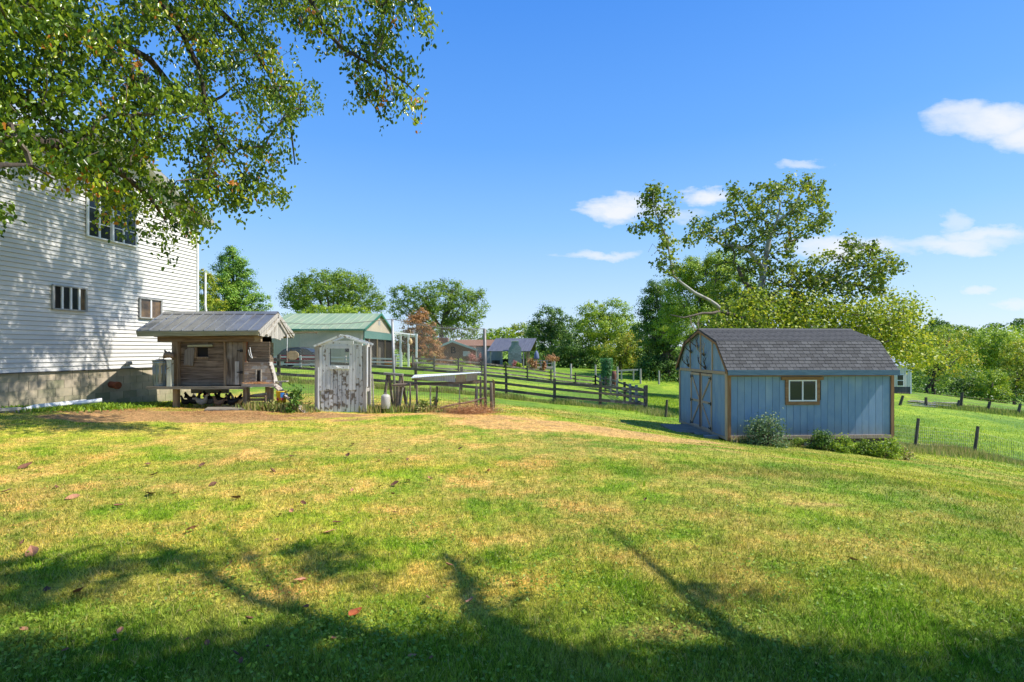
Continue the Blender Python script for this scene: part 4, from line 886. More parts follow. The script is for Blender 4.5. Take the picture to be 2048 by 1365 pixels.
for zz in (722,727): b = MB(); b.beam(P(1056,zz,66.3),P(1104,zz,66.3),.06,.08); b.part('rail', M_GREY, pr_)
for a in (1058,1070,1082,1094,1104): b = MB(); b.beam(P(a,735,66.3),P(a,720,66.3),.08,.08); b.part('post', M_GREY, pr_)
for k,(a,c) in enumerate(((988,4),(995,4))):
    b = MB(); q2 = 67; gg = pg; t = thing('patio_chair', ('black patio chair nearest the left pavilion post','black patio chair beside the stone chimney')[k], 'chair', (X(a,q2),q2,gg))
    x = X(a,q2); b = MB(); b.box(x-.3,x+.3,q2-.3,q2+.3,gg+.4,gg+.5); b.part('seat', M_BLACK, t); b = MB(); b.box(x-.3,x+.3,q2+.25,q2+.32,gg+.5,gg+1.05); b.part('backrest', M_BLACK, t)
    for sx_ in (-.26,.26):
        for sy_ in (-.26,.26): b = MB(); b.box(x+sx_-.03,x+sx_+.03,q2+sy_-.03,q2+sy_+.03,gg,gg+.4); b.part('leg', M_BLACK, t)
M_TERRA = pm('terracotta',(.36,.12,.07),(.28,.10,.06))
for (a, py0, Y, h, lab) in ((776,733,46,.5,'red clay pot by the barn porch'),(829,730,46,.45,'orange clay pot below the rusty conifer')):
    p = P(a,py0,Y); p.z = gz(p.x,p.y); b = MB(); b.lathe(p,[(.25,0),(.38,h),(.42,h),(.42,h+.08),(.33,h+.08),(.3,h)],14); b.single('flower_pot', M_TERRA, lab, 'pot', p, smooth=True)
b = MB(); p = P(1228,745,51); p.z = gz(p.x,p.y); b.lathe(p,[(.20,0),(.24,.3),(.25,.7),(.24,1.2),(.20,1.6)],14); b.single('wooden_barrel', pm('red_brown_stave',(.17,.07,.05),(.12,.05,.04),scale=5,stretch=(9,9,.5)), 'tall red brown barrel right of the vine covered stump', 'barrel', p, smooth=True)

# ================================================================ blue shed
A0 = Vector((5.95,14.5,0)); T = Vector((.9986,.0537,0)); D = Vector((-.0537,.9986,0))
SLn, SD = 4.78, 3.54; zf, zw = -.93, .87
def sp(t, s, z): return A0+T*t+D*s+Vector((0,0,z))
shed = thing('blue_shed', 'blue board sided garden shed with grey shingled barn roof and tan trim', 'shed', sp(SLn/2,SD/2,zf-.2))
M_BLUE = pm('blue_paint',(.20,.305,.435),(.165,.27,.40),scale=1.6,rough=.65,bump=.35,bscale=14,stretch=(3,3,1.2),rnd=.05,bdist=.004,c3=(.27,.37,.45),s3=1.1,r3=(.5,.72),splash=(-.95,-.45,(.24,.21,.16)))
M_BLUEF = pm('dark_blue_fascia',(.06,.12,.18),(.09,.16,.22),scale=3,stretch=(1,8,8),rough=.7)
M_CEDAR = wood('cedar_trim',(.20,.105,.05),(.33,.20,.11),'z',rnd=.1); M_CEDARX = wood('cedar_trim_flat',(.20,.105,.05),(.34,.205,.11),'x',rnd=.1)
M_PALET = wood('pale_cedar_trim',(.34,.25,.17),(.50,.39,.28),'z',rnd=.1)
prof_ = [(-.16,.98),(.55,1.80),(1.77,2.19),(2.99,1.80),(3.70,.98)]
b = MB(); b.prism([sp(.03,.03,zf),sp(.03,SD-.03,zf),sp(.03,SD-.03,zw),sp(.03,2.95,1.75),sp(.03,1.77,2.12),sp(.03,.59,1.75),sp(.03,.03,zw)], T*(SLn-.06)); b.part('core', M_DARK, shed)
def slat(x0, x1, z0, z1, name='siding_board', mat=M_BLUE):
    b = MB(); b.prism([sp(x0,0,z0),sp(x1,0,z0),sp(x1,0,z1),sp(x0,0,z1)], D*.029); return b.part(name, mat, shed)
w0, w1, wz0_, wz1_ = 1.68, 2.58, .115, .715
x = .09; k = 0
while x < SLn-.09:
    x1 = min(x+.1985, SLn-.09)
    if x1 < w0 or x > w1: slat(x+.0045, x1-.0045, zf+.1, zw-.06)
    else:
        slat(x+.0045, x1-.0045, zf+.1, wz0_+.03); slat(x+.0045, x1-.0045, wz1_-.03, zw-.06)
    x = x1
# end wall boards (clipped to gambrel)
def ztop(s): return np.interp(s, [p[0] for p in prof_], [p[1] for p in prof_])-.07
for (s0, s1) in ((0,.96),(2.55,SD)):
    s = s0
    while s < s1-.02:
        e = min(s+.1985, s1); b = MB(); b.prism([sp(0,s+.004,zf+.06),sp(0,e-.004,zf+.06),sp(0,e-.004,zw-.02),sp(0,s+.004,zw-.02)], T*.029); b.part('end_board', M_BLUE, shed); s = e
s = 0.0
while s < SD-.02:
    e = min(s+.1985, SD); pts = [sp(0,s+.004,zw+.06)]+[sp(0,e-.004,zw+.06)]
    if ztop(s+.004) > zw+.07 and ztop(e-.004) > zw+.07:
        b = MB(); b.prism(pts+[sp(0,e-.004,ztop(e-.004)),sp(0,s+.004,ztop(s+.004))], T*.029); b.part('end_board', M_BLUE, shed)
    s = e
for s in np.arange(0, SD-.02, .1985):   # right end, plain boards
    e = min(s+.1985, SD); b = MB(); b.prism([sp(SLn,s+.004,zf+.06),sp(SLn,e-.004,zf+.06),sp(SLn,e-.004,max(zw,ztop(e))),sp(SLn,s+.004,max(zw,ztop(s)))], T*-.029); b.part('end_board', M_BLUE, shed)
def trim(p, q, w_, d_, mat, name='trim', up=(0,0,1)):
    b = MB(); b.beam(p, q, w_, d_, up); return b.part(name, mat, shed)
trim(sp(.045,-.014,zf-.02),sp(.045,-.014,zw),.09,.03,M_CEDAR,'corner_trim',D); trim(sp(-.014,.04,zf-.02),sp(-.014,.04,zw+.02),.035,.10,M_PALET,'corner_trim',D)
trim(sp(SLn-.045,-.014,zf-.02),sp(SLn-.045,-.014,zw),.09,.03,M_CEDAR,'corner_trim',D); trim(sp(-.014,SD-.04,zf-.02),sp(-.014,SD-.04,zw),.03,.08,M_PALET,'corner_trim',D)
trim(sp(.09,-.014,zw-.015),sp(SLn-.09,-.014,zw-.015),.03,.09,M_CEDARX,'eave_trim')
trim(sp(.09,-.016,zf+.05),sp(SLn-.09,-.016,zf+.05),.035,.10,M_PALET,'base_trim')
trim(sp(-.015,.08,zf+.03),sp(-.015,SD-.08,zf+.03),.03,.08,M_PALET,'base_trim')
trim(sp(-.015,.09,zw+.03),sp(-.015,SD-.08,zw+.03),.03,.09,M_PALET,'band_trim')
for s_, lo_, hi_ in ((.93,zw+.08,ztop(.93)),(1.765,zw+.08,2.08),(2.58,zw+.08,ztop(2.58))): trim(sp(-.016,s_,lo_),sp(-.016,s_,hi_),.03,.05,M_PALET,'gable_trim',D)
# doors
for (s0, s1) in ((.97,1.755),(1.775,2.54)):
    dd = MB(); dd.prism([sp(.0,s0,zf+.07),sp(.0,s1,zf+.07),sp(.0,s1,.83),sp(.0,s0,.83)], T*.028); do = dd.part('door', M_BLUE, shed)
    a, c = s0+.035, s1-.035; zz = (zf+.10, -.04, .795)
    def dt(p, q, w_=.07, nm='door_trim', m_=M_PALET, o=0):
        b = MB(); b.beam(sp(-.012-o,*p), sp(-.012-o,*q), .022, w_); b.part(nm, m_, do)
    for z_ in zz: dt((s0+.07,z_),(s1-.07,z_))
    for s_ in (a,c):
        b = MB(); b.beam(sp(-.012,s_,zf+.07),sp(-.012,s_,.83),.022,.07,D); b.part('door_trim', M_PALET, do)
    inn = a if s0 < 1.2 else c; oth = c if s0 < 1.2 else a
    sg = .035 if inn < oth else -.035
    dt((oth-sg,zz[1]+.04),(inn+sg,zz[2]-.04),.06,'brace'); dt((oth-sg,zz[1]-.04),(inn+sg,zz[0]+.04),.06,'brace')
    for z_ in (-.78,-.05,.70):
        b = MB(); b.beam(sp(-.03,inn-.03,z_),sp(-.03,inn+.16*(1 if inn < oth else -1),z_),.012,.035); b.beam(sp(-.03,inn,z_-.05),sp(-.03,inn,z_+.05),.014,.04,D); b.part('hinge', M_BLACK, do)
b = MB(); b.beam(sp(-.035,1.765,zf+.1),sp(-.035,1.765,.85),.02,.04,D); b.part('door_astragal', pm('rust_brown_strip',(.15,.06,.03)), shed)
# window
wn = MB()
for (p, q, w_) in (((w0-.04,wz0_-.05),(w1+.04,wz0_-.05),.09),):
    wn.beam(sp(p[0],-.02,p[1]),sp(q[0],-.02,q[1]),.03,w_)
wn.beam(sp(w0,-.02,wz0_),sp(w0,-.02,wz1_),.09,.03,D); wn.beam(sp(w1,-.02,wz0_),sp(w1,-.02,wz1_),.09,.03,D); wn.beam(sp(w0-.16,-.025,wz1_+.04),sp(w1+.14,-.025,wz1_+.04),.045,.085)
wo = wn.part('window', M_CEDARX, shed)
wf_ = MB()
for (p, q, v_) in (((w0+.065,wz0_),(w0+.065,wz1_),1),((w1-.065,wz0_),(w1-.065,wz1_),1),(((w0+w1)/2,wz0_),((w0+w1)/2,wz1_),1),((w0+.05,wz0_+.02),(w1-.05,wz0_+.02),0),((w0+.05,wz1_-.02),(w1-.05,wz1_-.02),0)):
    if v_: wf_.beam(sp(p[0],-.018,p[1]),sp(q[0],-.018,q[1]),.035,.03,D)
    else: wf_.beam(sp(p[0],-.0165,p[1]),sp(q[0],-.0165,q[1]),.03,.035)
wf_.part('frame', M_TRIMW, wo)
for (a, c) in ((w0+.07,(w0+w1)/2-.01),((w0+w1)/2+.01,w1-.07)):
    b = MB(); b.prism([sp(a,-.008,wz0_+.02),sp(c,-.008,wz0_+.02),sp(c,-.008,wz1_-.02),sp(a,-.008,wz1_-.02)], D*.01); b.part('pane', M_GLASS, wo)
# roof deck + shingles
M_SHG = pm('asphalt_shingle',(.098,.098,.097),(.064,.064,.065),scale=60,rough=.95,bump=.5,rnd=.24,bdist=.004)
t0r, t1r = -.07, SLn+.02
for i in range(4):
    (sa, za), (sb, zb_) = prof_[i], prof_[i+1]
    b = MB(); b.prism([sp(t0r,sa,za-.045),sp(t0r,sb,zb_-.045),sp(t0r,sb,zb_-.012),sp(t0r,sa,za-.012)], T*(t1r-t0r)); b.part('roof_deck', M_ROOFG, shed)
def shingles(i, rows, joined, cols=26):
    (sa, za), (sb, zb_) = prof_[i], prof_[i+1]
    if i >= 2: (sa, za), (sb, zb_) = (sb, zb_), (sa, za)
    N = Vector((0,0,0)); du = sp(0,sb,zb_)-sp(0,sa,za); Ls = du.length; du.normalize(); nn = T.cross(du)
    if nn.z < 0: nn = -nn
    J = MB(); w_ = (t1r-t0r)/cols
    for r in range(rows):
        off = (r % 2)*.5*w_ + (r % 3)*.12*w_
        cuts = [t0r-.015]+[t0r+off+k*w_+random.uniform(-.012,.012) for k in range(cols+1) if t0r+.03 < t0r+off+k*w_ < t1r-.03]+[t1r+.01]
        for k in range(len(cuts)-1):
            a = cuts[k]+.005; c = cuts[k+1]-.005; d0 = Ls*r/rows-.01; d1 = Ls*(r+1)/rows+.01
            def q(t, d, h): return sp(t,sa,za)+du*d+nn*h
            hb = .016+random.uniform(0,.004); B = MB() if not joined else J
            vs = [q(a,d0,0),q(c,d0,0),q(c,d1,.0),q(a,d1,.0),q(a,d0,hb),q(c,d0,hb),q(c,d1,.004),q(a,d1,.004)]
            B.add(vs, [(0,3,2,1),(4,5,6,7),(0,1,5,4),(1,2,6,5),(2,3,7,6),(3,0,4,7)])
            if not joined: B.part('shingle', M_SHG, shed)
    if joined: J.part('shingle_field', M_SHG, shed, kind='stuff')
shingles(0, 9, False); shingles(1, 9, True); shingles(2, 9, True); shingles(3, 9, True)
b = MB(); b.prism([sp(t0r-.02,1.64,2.155),sp(t0r-.02,1.77,2.215),sp(t0r-.02,1.90,2.155),sp(t0r-.02,1.77,2.195)], T*(t1r-t0r+.04)); b.part('ridge_cap', M_SHG, shed)
trim(sp(t0r,-.175,.925),sp(t1r+.02,-.175,.915),.028,.145,M_BLUEF,'fascia')
trim(sp(t0r,SD+.175,.925),sp(t1r,SD+.175,.915),.028,.145,M_BLUEF,'fascia')
for i in range(4):
    (sa, za), (sb, zb_) = prof_[i], prof_[i+1]; trim(sp(t0r-.012,sa,za-.075),sp(t0r-.012,sb,zb_-.075),.02,.07,M_CEDAR,'rake_trim')
# skids + cinder blocks
for s_ in (.12, 1.7, SD-.12): b = MB(); b.beam(sp(.02,s_,zf-.075),sp(SLn-.02,s_,zf-.075),.1,.11); b.part('skid', M_FPOST, shed)
M_CIND = pm('cinder',(.30,.30,.29),(.22,.22,.22),scale=20,rough=.95,bump=.4)
for t_ in (.3, 2.4, SLn-.25):
    p = sp(t_,.12,0); g_ = gz(p.x,p.y); b = MB(); b.beam(sp(t_-.2,.12,min(g_+.1,zf-.2)),sp(t_+.2,.12,min(g_+.1,zf-.2)),.2,.19+.0); b.part('cinder_block', M_CIND, shed)
b = MB(); b.beam(sp(SLn-.43,.12,zf-.25),sp(SLn-.05,.12,zf-.25),.2,.22); b.part('cinder_block', M_CIND, shed)
# door slab, stones at the sill
b = MB(); g_ = gz(*sp(-.55,1.9,0).xy); b.beam(sp(-.6,1.1,g_+.05),sp(-.5,2.7,g_+.06),.9,.05); b.single('door_ramp', M_DECK, 'grey board ramp lying before the shed doors', 'ramp', sp(-.5,1.9,g_))
for k,(t_,s_) in enumerate(((.3,-.12),(.78,-.14),(-.25,.5),(-.3,1.0))):
    p = sp(t_,s_,0); g_ = gz(p.x,p.y); b = MB(); b.beam(p+Vector((-.2,0,g_+.03)),p+Vector((.2,.02,g_+.03)),.18,.09); b.single('sill_stone', M_CIND, ('flat stone at the front left corner of the blue shed','flat stone left of the variegated bush','flat stone near the right shed door','flat stone under the middle of the shed doors')[k], 'stone', (p.x,p.y,g_))
# antlers on the gable
M_ANT = pm('antler',(.42,.35,.27),(.25,.19,.14),scale=20,rough=.6); M_ANTD = pm('dark_antler',(.05,.04,.035),(.10,.08,.065),scale=20,rough=.7)
def antler(s_, z_, sz, lab, mat, fl=1):
    t = thing('antlers', lab, 'antlers', sp(-.05,s_,z_), 'antlers mounted on the shed gable')
    for sd in (-1,1):
        b = MB(); pts = [sp(-.05,s_+sd*.03,z_)]
        for a in range(1,6):
            f = a/5; pts.append(sp(-.06-.10*math.sin(f*2.6),s_+sd*sz*(.25+.75*math.sin(f*1.9)),z_+fl*sz*(1.25*f**1.1)))
        b.tube(pts,[.016,.015,.014,.012,.009,.004],5)
        for i in (1,2,3,4):
            p = pts[i]; b.tube([p,p+Vector((-.03,0,0))+Vector((0,0,fl*sz*.35))+D*sd*(-.04),p+Vector((-.05,0,fl*sz*.5))-D*sd*.02],[.010,.008,.003],4)
        b.part('antler', mat, t)
    b = MB(); b.tube([sp(-.03,s_,z_-.06),sp(-.07,s_,z_),sp(-.04,s_,z_+.05)],[.02,.045,.02],7); b.part('skull_plate', M_ANTD, t, True)
antler(2.45,1.50,.26,'dark antler rack at the upper left of the shed gable',M_ANTD)
antler(2.65,1.05,.24,'dark antler rack lowest on the left of the shed gable',M_ANTD,1)
antler(1.45,1.42,.28,'pale antler rack at the upper right of the shed gable',M_ANT)
antler(1.35,1.02,.26,'antler rack just above the right shed door',M_ANTD)
antler(1.95,1.66,.30,'large antler rack in the middle of the shed gable',M_ANTD)
antler(1.85,2.16,.34,'bleached antler rack sticking up above the shed ridge',M_ANT)

# ================================================================ white outbuilding at right
oy = 50.0
ob = thing('outbuilding', 'white metal outbuilding with charcoal base half hidden behind the blue shed', 'outbuilding', (X(1780,oy),oy,Z(787,oy)))
og = Z(788,oy); ox0, ox1 = X(1705,oy), X(1821,oy)
b = MB(); b.box(ox0+.02,ox1-.02,oy+.03,oy+8,og-.5,Z(733,oy)); b.part('core', M_PALEW, ob)
M_OBW = pm('white_green_steel',(.66,.63,.57),(.60,.58,.53),scale=2,rough=.5,rnd=.04)
M_CHAR = pm('charcoal_steel',(.05,.055,.065),(.065,.07,.08),scale=3,rough=.5,rnd=.06)
n_ = 20
for i in range(n_):
    a = ox0+(ox1-ox0)*i/n_; c = ox0+(ox1-ox0)*(i+1)/n_-.02; b = MB(); b.box(a,c,oy,oy+.03,Z(774,oy),Z(733,oy)); b.part('wall_panel', M_OBW, ob); b = MB(); b.box(a,c,oy-.01,oy+.03,og-.4,Z(774,oy)-.01); b.part('base_panel', M_CHAR, ob)
b = MB(); b.box(ox1-.02,ox1+.08,oy-.03,oy+.06,og,Z(731,oy)); b.part('downspout', M_TRIMW, ob)
b = MB(); b.box(X(1793,oy),X(1807,oy),oy-.04,oy-.002,Z(773,oy),Z(749,oy)); wo = b.part('window', M_TRIMW, ob)
for (a, c) in ((771.5,762),(760.5,750.5)): b = MB(); b.box(X(1794.3,oy),X(1805.7,oy),oy-.055,oy-.041,Z(a,oy),Z(c,oy)); b.part('pane', M_GLASS, wo)
M_WR = pm('light_steel_roof',(.42,.44,.47),(.36,.38,.41),scale=1,rough=.35,metallic=.3,rnd=.04)
for i in range(14):
    a = ox0-.2+(ox1-ox0+.4)*i/14; c = a+(ox1-ox0+.4)/14-.03; b = MB(); b.prism([(a,oy-.3,Z(733,oy)),(c,oy-.3,Z(733,oy)),(c,oy-.3,Z(732,oy)),(a,oy-.3,Z(732,oy))], (0,4.3,1.35)); b.prism([(a,oy+8.3,Z(733,oy)),(c,oy+8.3,Z(733,oy)),(c,oy+8.3,Z(732,oy)),(a,oy+8.3,Z(732,oy))], (0,-4.3,1.35)); b.part('roof_panel', M_WR, ob)
# lumber pile
for k in range(12):
    x0 = random.uniform(1815,1870); x1 = x0+random.uniform(30,60); yy1 = 45+random.uniform(-1.6,1.4)
    a = P(x0,808,yy1); c = P(min(x1,1930),809,yy1+random.uniform(-.8,.8)); a.z = gz(a.x,a.y)+.08+.07*(k//4); c.z = gz(c.x,c.y)+.08+.07*(k//4)
    b = MB(); b.beam(a,c,.18,.06); b.single('plank', M_BLEACH, 'bleached plank among the loose lumber lying in the right field', 'plank', a, 'planks of the lumber pile')
# ================================================================ leaves
def leaf_arrays(C, A, N, ln, wd, fold=.15, six=False):
    """C centers, A long axis, N normal (all (n,3)), ln, wd (n,) -> verts, faces(quads)"""
    A = A/np.linalg.norm(A, axis=1, keepdims=True); B = np.cross(N, A); B /= np.linalg.norm(B, axis=1, keepdims=True)+1e-9; N2 = np.cross(A, B)
    ln = ln[:, None]; wd = wd[:, None]; n = len(C)
    base = C-A*ln/2; tip = C+A*ln/2-N2*ln*.12
    if six:
        V = np.stack([base, C-A*ln*.22+B*wd*.5+N2*wd*fold, C+A*ln*.18+B*wd*.42+N2*wd*fold, tip, C+A*ln*.18-B*wd*.42+N2*wd*fold, C-A*ln*.22-B*wd*.5+N2*wd*fold], 1)
        i = np.arange(n)[:, None]*6; Fc = np.concatenate([i+np.array([[0,1,2,3]]), i+np.array([[0,3,4,5]])], 0); k = 6
    else:
        V = np.stack([base, C+B*wd*.5+N2*wd*fold, tip, C-B*wd*.5+N2*wd*fold], 1)
        i = np.arange(n)[:, None]*4; Fc = i+np.array([[0,1,2,3]]); k = 4
    return V.reshape(-1,3), Fc, k
def rnd_unit(n):
    v = rng.normal(size=(n,3)); return v/np.linalg.norm(v, axis=1, keepdims=True)
def leaves_obj(name, C, N, size, mat, parent, tint, six=False, wr=.62, droop=0, kind=None, label=None):
    n = len(C); A = rnd_unit(n); A[:, 2] -= droop; A -= N*(A*N).sum(1, keepdims=True)*.85
    ln = size*rng.uniform(.7, 1.25, n); V, Fc, k = leaf_arrays(C, A, N, ln, ln*wr, six=six)
    if parent is not None: V = V-np.array(ORG[parent.name])[None]
    me = arr_mesh(name, V, Fc, mat, np.repeat(tint, k)); o = link(name, me, parent); return setp(o, label, None, None, kind)
GREENS = {
 'mid': leafmat('leaf_mid', [(.055,.115,.010),(.15,.26,.022),(.31,.42,.04)]),
 'dark': leafmat('leaf_dark', [(.030,.085,.012),(.085,.18,.024),(.20,.32,.04)]),
 'pine': leafmat('leaf_pine', [(.06,.16,.02),(.17,.33,.035),(.34,.48,.05)], trans=.28),
 'lime': leafmat('leaf_lime', [(.08,.17,.012),(.23,.36,.022),(.42,.50,.04)]),
 'yel': leafmat('leaf_yellowing', [(.09,.16,.012),(.23,.32,.02),(.48,.47,.04),(.58,.40,.05)], poss=[0,.45,.88,1]),
 'rust': leafmat('leaf_rust', [(.10,.11,.03),(.34,.17,.05),(.58,.28,.09)], trans=.25),
 'brown': leafmat('leaf_brown', [(.20,.10,.04),(.42,.22,.09),(.60,.36,.17)], trans=.25),
 'pink': leafmat('leaf_pink', [(.24,.06,.06),(.48,.20,.16),(.55,.34,.24)], trans=.25),
 'pear': leafmat('leaf_pear', [(.022,.055,.008),(.085,.16,.012),(.30,.40,.02),(.52,.46,.035),(.50,.20,.03)], poss=[0,.42,.92,.99,1], trans=.36, rough=.28),
 'syc': leafmat('leaf_sycamore', [(.045,.09,.012),(.15,.23,.02),(.32,.37,.03),(.45,.33,.05)], poss=[0,.5,.9,1]),
 'teal': leafmat('leaf_blue_green', [(.02,.10,.035),(.06,.20,.06),(.12,.30,.09)]),
 'weed': leafmat('weed_stems', [(.09,.17,.02),(.20,.27,.05),(.42,.38,.14),(.36,.24,.10)], trans=.3),
}
M_BARK = pm('grey_brown_bark',(.09,.07,.055),(.16,.13,.10),scale=6,rough=.95,bump=.8,stretch=(3,3,.7),bdist=.02)
M_BARKD = pm('dark_bark',(.035,.028,.022),(.075,.06,.045),scale=7,rough=.95,bump=.8,stretch=(3,3,.7),bdist=.02)
M_SYC = pm('white_sycamore_bark',(.44,.42,.37),(.22,.19,.15),scale=1.2,rough=.8,bump=.2,ramp=(.5,.62),c3=(.20,.16,.11),s3=.9,r3=(.62,.72))

def lobes_tree(lab, D, lobes, trunkpx, kind='mid', lf=None, dens=1.0, grp=None, clump=1.0, name='broadleaf_tree', trunk_r=.25, cover=2.6, droopy=.3, bark=None, flat=.7, base_y=None, up=.55):
    lf = lf or D*.0031
    Cs = []; Rs = []
    for (px, py, rx, ry) in lobes:
        dd = D+random.uniform(-.35,.35)*rx*D/F; Cs.append([X(px,dd),dd,Z(py,dd)]); Rs.append([rx*D/F, .85*rx*D/F, ry*D/F])
    Cs = np.array(Cs); Rs = np.array(Rs)
    tx0 = X(trunkpx, D); tz = gz(tx0, D); t = thing(name, lab, 'tree', (tx0, D, tz), grp)
    # trunk & limbs
    topc = Cs[Cs[:,2].argmax()]; b = MB(); mid = Vector((tx0*.6+Cs[:,0].mean()*.4, D, tz+(Cs[:,2].mean()-tz)*.6))
    b.tube([(tx0,D,tz-.3),(tx0,D,tz+.2),mid,Vector(topc)], [trunk_r*1.35,trunk_r,trunk_r*.7,trunk_r*.15], 8); b.part('trunk', bark or M_BARK, t, True)
    b = MB()
    for c, r in zip(Cs, Rs):
        for q in range(2):
            e = Vector(c)+Vector((random.uniform(-.6,.6)*r[0],random.uniform(-.6,.6)*r[1],random.uniform(.1,.7)*r[2])); m = mid.lerp(e,.5)+Vector((0,0,-.12*(e-mid).length))
            b.tube([mid,m,e],[trunk_r*.45,trunk_r*.28,trunk_r*.06],5)
    b.part('limbs', bark or M_BARK, t, True, kind='stuff')
    # clumps
    area = (Rs[:,0]*Rs[:,2]*math.pi); cr = .085*np.sqrt(area.max())*clump+D*.0022
    P_ = []; N_ = []; T_ = []
    for c, r, a in zip(Cs, Rs, area):
        nc = max(7, int(a/(cr*cr)*1.35)); nl = int(cover*dens*a*2/(lf*lf*.42)/nc)
        u = rnd_unit(nc); u[:,2] = u[:,2]*.95+.08; rad = rng.uniform(.5,1.12,nc)[:,None]**.7; cc = c+u*r*rad
        ct = rng.uniform(.0,.68,nc); csz = cr*rng.uniform(.55,1.45,nc)
        k = np.repeat(np.arange(nc), nl); off = rng.normal(size=(nc*nl,3))*.5; off[:,2] *= flat
        p = cc[k]+off*csz[k][:,None]; nn = off*1.0+u[k]*.5+np.array([0,0,up])+rng.normal(size=off.shape)*.45
        P_.append(p); N_.append(nn/np.linalg.norm(nn,axis=1,keepdims=True)); T_.append(np.clip(ct[k]+rng.uniform(-.12,.45,len(k)),0,1))
    P_ = np.concatenate(P_); N_ = np.concatenate(N_); T_ = np.concatenate(T_)
    g = gza(P_[:,0],P_[:,1]); ok = P_[:,2] > g+.05; P_ = P_[ok]; N_ = N_[ok]; T_ = T_[ok]
    leaves_obj('crown', P_, N_, lf, GREENS[kind], t, T_, droop=droopy)
    global NLV; NLV += len(P_)
    return t
NLV = 0

# -------- background trees, left to right
# white pine: stacked upturned tiers
tp = [(467,502,12,15),(466,530,22,16),(468,560,32,18),(468,595,42,20),(456,520,17,9),(479,526,17,9),(442,538,18,8),(487,546,20,9),(465,550,20,12),(436,560,18,8),(496,570,24,9),(455,578,30,12),(514,596,22,8),(418,597,22,9),(484,600,32,12),(526,613,14,6),(438,614,38,11),(470,620,50,10)]
lobes_tree('tall bright green pine tree standing just right of the white house', 55, tp, 466, 'pine', name='pine_tree', trunk_r=.2, clump=1.3, cover=3.6, flat=.8, up=.9)
lobes_tree('small yellow green tree squeezed between the house corner and the pine', 50, [(412,575,22,28),(425,615,25,22),(405,555,12,14)], 414, 'yel', name='small_tree', trunk_r=.15)
lobes_tree('broad dome shaped tree with flat layered crown behind the tan barn', 78, [(660,575,78,32),(610,590,48,26),(715,592,48,26),(640,562,40,20),(700,562,42,18),(585,604,30,16),(752,606,26,18),(660,610,80,22)], 665, 'mid', trunk_r=.5, clump=.9, cover=2.0)
lobes_tree('rounded green shrub tree directly above the green barn roof', 66, [(665,626,55,14),(620,632,35,12),(710,630,38,13),(590,640,22,12)], 660, 'lime', name='shrub_tree', trunk_r=.2)
lobes_tree('tall airy tree rising behind the rusty conifer and brick house', 88, [(880,600,55,38),(930,620,42,40),(838,600,36,30),(872,640,60,34),(925,660,40,20),(800,592,20,22),(955,600,18,24),(905,580,30,18),(795,620,18,20)], 885, 'mid', trunk_r=.5, cover=1.7, clump=.85)
lobes_tree('rusty brown dying conifer between the barn and the brick house', 62, [(838,632,20,14),(836,650,30,16),(840,672,34,20),(848,700,38,22),(812,690,20,24),(868,712,20,18)], 840, 'rust', name='conifer', trunk_r=.25, cover=2.6)
lobes_tree('green lower half of a bush beneath the rusty conifer', 63, [(845,690,34,26),(822,700,24,22),(858,665,20,22)], 846, 'dark', name='bush', trunk_r=.12, cover=1.4)
lobes_tree('low lime green tree behind the slate roof, left one', 105, [(985,672,24,12),(1012,668,20,14)], 990, 'lime', name='low_tree')
lobes_tree('low yellow green tree behind the slate roof, right one', 108, [(1045,664,26,16),(1070,660,14,14)], 1048, 'yel', name='low_tree')
lobes_tree('tall green tree directly right of the pavilion roof', 84, [(1100,640,28,26),(1082,662,30,26),(1125,660,30,34),(1110,690,44,32),(1095,715,36,22)], 1105, 'dark', cover=2.4)
lobes_tree('bright green tree with forked crown in the middle of the tree line', 76, [(1185,628,30,24),(1228,626,34,26),(1205,655,54,30),(1255,660,26,30),(1215,690,50,28),(1165,665,20,24)], 1212, 'lime', cover=2.2)
lobes_tree('dark tree filling the gap right of the umbrella', 74, [(1140,700,34,30),(1160,725,32,18),(1115,725,28,16)], 1150, 'dark')
lobes_tree('yellow tinged tree behind the vine covered stump', 66, [(1225,705,32,24),(1258,690,26,26),(1245,722,30,14)], 1240, 'yel', cover=2.0)
lobes_tree('dark tree with low boughs behind the hitching rail', 68, [(1290,690,30,40),(1285,728,34,22),(1320,720,34,28)], 1296, 'dark')
lobes_tree('big dark green tree behind the left corner of the blue shed', 60, [(1325,610,44,52),(1315,665,46,40),(1345,700,48,38),(1350,640,40,40),(1300,640,24,30),(1310,580,20,18),(1335,738,50,24),(1300,735,30,22),(1370,740,30,24)], 1335, 'dark', trunk_r=.5, cover=2.6)
lobes_tree('large green tree filling the space behind the white sycamore', 44, [(1420,560,70,48),(1380,600,56,50),(1460,590,62,50),(1405,650,90,46),(1490,640,50,40),(1440,530,36,26),(1385,545,30,24)], 1425, 'lime', trunk_r=.4, cover=2.6, clump=.85)
lobes_tree('sparse yellowing tree with dark forked trunks right of the outbuilding', 58, [(1880,705,46,30),(1915,730,44,28),(1855,735,34,28),(1900,675,34,18),(1935,712,24,22)], 1852, 'yel', cover=.85, bark=M_BARKD, trunk_r=.22, clump=.8, dens=.8)
lobes_tree('slim dark trunked tree beside the sparse yellowing tree', 60, [(1870,740,26,22),(1840,715,26,24),(1880,765,22,12)], 1867, 'mid', cover=.9, bark=M_BARKD, trunk_r=.2)
lobes_tree('dense bright green tree at the right, above the field', 76, [(1985,690,34,30),(1960,715,34,28),(2005,725,30,34),(1975,745,36,22),(2010,690,22,24)], 1980, 'lime', cover=2.4)
lobes_tree('tall rounded tree left of the dense bright tree', 92, [(1900,672,52,20),(1860,680,36,20),(1940,680,34,18),(1830,690,28,18)], 1890, 'mid', cover=2.2)
